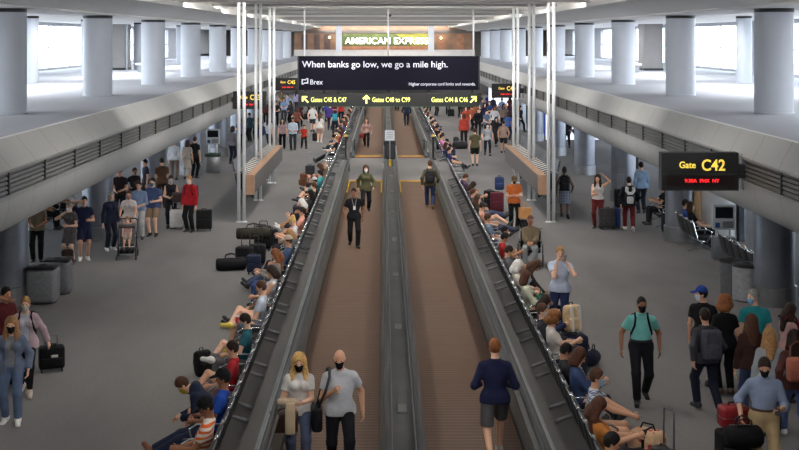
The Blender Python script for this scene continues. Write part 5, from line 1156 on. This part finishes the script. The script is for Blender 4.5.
for sx in (-1, 1):
    pts = [(sx*.33, .08+.3*math.cos(a*PI/12), .3+.3*math.sin(a*PI/12)) for a in range(24)]
    w = MB().tube(pts, .018, 8, True).build('wheel', RUBBER, o, True)
    b = MB(); 
    for a in range(10): b.tube([(sx*.33, .08, .3), (sx*.33, .08+.29*math.cos(a*PI/5), .3+.29*math.sin(a*PI/5))], .004, 5)
    b.tube([(sx*.30, .08, .3), (sx*.36, .08, .3)], .03, 10); b.build('spokes', STEEL, w)
    MB().tube([(sx*.28, .3, .95), (sx*.28, .26, .5), (sx*.28, .25, .3), (sx*.28, -.3, .3), (sx*.27, -.42, .12)], .014).build('frame_tube', STEEL, o, True); MB().rbox(sx*.28-.03, sx*.28+.03, -.22, .16, .66, .7, .015, 2).build('armrest', BLACK, o)
    MB().tube([(sx*.28, .3, .95), (sx*.28, .42, .96)], .018).build('push_handle', BLACK, o)
    MB().tube([(sx*.26, -.34+.07*math.cos(a*PI/8), .08+.07*math.sin(a*PI/8)) for a in range(16)], .014, 6, True).build('caster', RUBBER, o); MB().box(sx*.15-.08, sx*.15+.08, -.56, -.4, .1, .12).build('footrest', BLACK, o)
MB().rbox(-.27, .27, -.24, .24, .4, .45, .02, 2).build('seat', fabric(BLK), o, 'auto'); MB().rbox(-.27, .27, .24, .28, .45, .92, .02, 2).build('backrest', fabric(BLK), o, 'auto')
person('older man in khaki brown jacket seated in the wheelchair', x, y+.25, -8, 'sit', skin=2, hair=('short', 'grey'), top=('jacket', (116,100,76)), bot=('pants', (150,156,160)), cap=('cap', (110,72,60)), hl=(.06, .3, .68), hr=(-.06, .32, .68), shoe=(50,48,48))

# storefront pieces under the right balcony
o = thing('store_banner', 'tall blue banner panel under the right balcony far back', 'banner', (9.65, 73.6, 0)); MB().rbox(-.28, .28, -.06, .06, .1, 2.55, .02, 2).build('panel', mat('blue_banner', (36,72,160), .5, 0, .12, 3), o); MB().box(-.32, .32, -.14, .14, 0, .1).build('foot', BLACK, o)
o = thing('store_display', 'white lit store display wall with dark shelves, right of the blue banner', 'store display', (11.6, 72, 0))
MB().box(-1.9, 1.9, 0, .2, 0, 2.7).build('wall', mat('lit_white_wall', (235,240,250), .5, 0, .05, 2, emit=.9), o)
for z in (.5, 1.1, 1.7): MB().box(-.9, 1.4, -.3, 0, z, z+.05).build('shelf', BLACK, o)
for i in range(8): MB().rbox(-.8+i*.28, -.62+i*.28, -.24, -.05, (.55, 1.15, 1.75)[i % 3], (.55, 1.15, 1.75)[i % 3]+.28, .02, 1).build('goods', mat('store_goods', ((40,60,140), (30,34,50), (150,60,60), (60,120,160))[i % 4], .5, 0, .1, 5), o)
o = thing('store_display', 'bright white lit wall panel of the far right shop beyond the gate sign', 'store display', (9.2, 92, 0)); MB().box(-1.2, 1.2, 0, .2, 0, 2.7).build('wall', mat('lit_white_wall', (235,240,250), .5, 0, .05, 2, emit=.9), o); MB().box(-1.2, 1.2, -.3, 0, .0, .9).build('counter', GREYB, o)
o = thing('ad_screen', 'glowing blue and white screen under the right balcony', 'screen', (11.3, 56, 0)); MB().rbox(-.5, .5, -.06, .06, .7, 2.3, .02, 2).build('panel', mat('blue_screen', (70,120,220), .3, 0, .5, 1.6, 0, 'spots', (225,235,255), 2.2, emit=.9), o); MB().box(-.54, .54, -.05, .1, 0, .7).build('stand', BLACK, o)
o = thing('lit_panel', 'white lit panel behind the crowd under the left balcony', 'sign', (-11.4, 56, 0)); MB().rbox(-.9, .9, -.06, .06, 1.1, 2.5, .02, 2).build('panel', mat('lit_white_wall', (235,240,250), .5, 0, .05, 2, emit=.9), o); 
for q in (-.7, .7): MB().box(q-.03, q+.03, -.03, .03, 0, 1.1).build('post', STEEL, o)
# security camera dome and hanging detail on the ceiling
o = thing('dome_camera', 'small dark dome camera on the ceiling rib above the advert board', 'camera', (.2, 54.2, 7.2)); MB().lathe([(.02, -.16), (.09, -.13), (.12, -.06), (.12, 0)], 16).build('dome', BLACK, o, True); MB().lathe([(.14, -.03), (.14, .0)], 16).build('mount', STEEL, o)

# ------------------------------------------------------------------ light
w = bpy.data.worlds.new('sky'); SC.world = w; w.use_nodes = True
w.node_tree.nodes['Background'].inputs[0].default_value = (.86, .93, 1.0, 1); w.node_tree.nodes['Background'].inputs[1].default_value = SKY
def area(x, y, z, sx, sy, rot, e, col=(1,1,1), portal=False, name='lamp'):
    l = bpy.data.lights.new(name, 'AREA'); l.shape = 'RECTANGLE'; l.size = sx; l.size_y = sy; l.energy = e; l.color = col
    if portal: l.cycles.is_portal = True
    o = bpy.data.objects.new(name, l); COL.objects.link(o); o.location = (x, y, z); o.rotation_euler = rot; return o
for sg in (-1, 1):
    for z, h in ((5.6, 2.4), (1.75, 2.1)):
        area(sg*18.6, 74, z, h, 86, (0, sg*PI/2, 0), 1, portal=True, name='window_portal')
def spot(x, y, z, e, ang=110, col=(1, .93, .84), r=.12):
    l = bpy.data.lights.new('downlight', 'SPOT'); l.energy = e; l.spot_size = math.radians(ang); l.spot_blend = .6; l.shadow_soft_size = r; l.color = col
    o = bpy.data.objects.new('downlight', l); COL.objects.link(o); o.location = (x, y, z)
LB = mat('lamp_lens', (255,244,226), .4, 0, 0, 1, emit=3.)
def fixture(x, y, z, lab, e, ang=115, r=.14, n=0):
    o = thing('downlight_fixture', lab, 'ceiling light', (x, y, z), 0, 'round downlights in the ceiling')
    MB().lathe([(r, -.03), (r, 0)], 18).build('lens', LB, o, 'auto'); MB().tube([((r+.02)*math.cos(a*PI/10), (r+.02)*math.sin(a*PI/10), -.015) for a in range(20)], .022, 6, True).build('rim_ring', STEEL, o, True)
    spot(x, y, z-.06, e, ang)
for i in range(14):
    y = 6+8.75*i
    for q, x in (('left', -2.15), ('right', 2.7)):
        fixture(x, y+.3, 7.45, 'round downlight in the high ceiling, %s one of the %s line' % (ORD[i], q), MAINW*(.15, .3, .6, .85)[i] if i < 4 else MAINW)
for i in range(12):
    y = 10.2+8.75*i
    for q, x in (('left', -8.9), ('right', 9.2)):
        fixture(x, y, 2.82, 'round downlight under the %s balcony, %s from the near end' % (q, ORD[i]), SIDEW, 150)

# cove strips on the ledges are added to brighten the high ceiling; strips over the column line light the balconies
for i in range(8):
    for sg in (-1, 1):
        area(sg*6.35, 8+16*i, 7.11, .08, 14, (0, math.radians(180-sg*66), 0), COVEW, (1, .97, .93), name='cove_strip')
        area(sg*12.2, 8+16*i, 6.9, .5, 12, (0, 0, 0), BALW, (.95, .98, 1), name='balcony_strip')

for k in range(15):  # added fill strips, hidden behind each rib to brighten the next rib's face
    area(0, 1.7+8.75*k+.42, 7.33, 12.6, .1, (PI/2, 0, 0), RIBW*(.45 if k < 3 else 1), (1, .98, .95), name='rib_light')
cam = bpy.data.cameras.new('camera'); co = bpy.data.objects.new('camera', cam); COL.objects.link(co)
co.location = (0, 0, EYE); co.rotation_euler = (PI/2, 0, 0)
cam.sensor_fit = 'HORIZONTAL'; cam.sensor_width = 36; cam.lens = 36*F/799
cam.shift_x = (399.5-VX)/799; cam.shift_y = -(225-VY)/799
cam.clip_end = 500; cam.clip_start = .1
SC.camera = co
vs = SC.view_settings; vs.view_transform = 'Standard'; vs.look = 'None'; vs.gamma = 1; vs.use_curve_mapping = False; vs.exposure = EXPO
SC.cycles.max_bounces = 8; SC.cycles.diffuse_bounces = 5; SC.cycles.transparent_max_bounces = 10; SC.cycles.sample_clamp_indirect = 4; SC.cycles.caustics_reflective = False; SC.cycles.caustics_refractive = False
SC.cycles.use_denoising = True
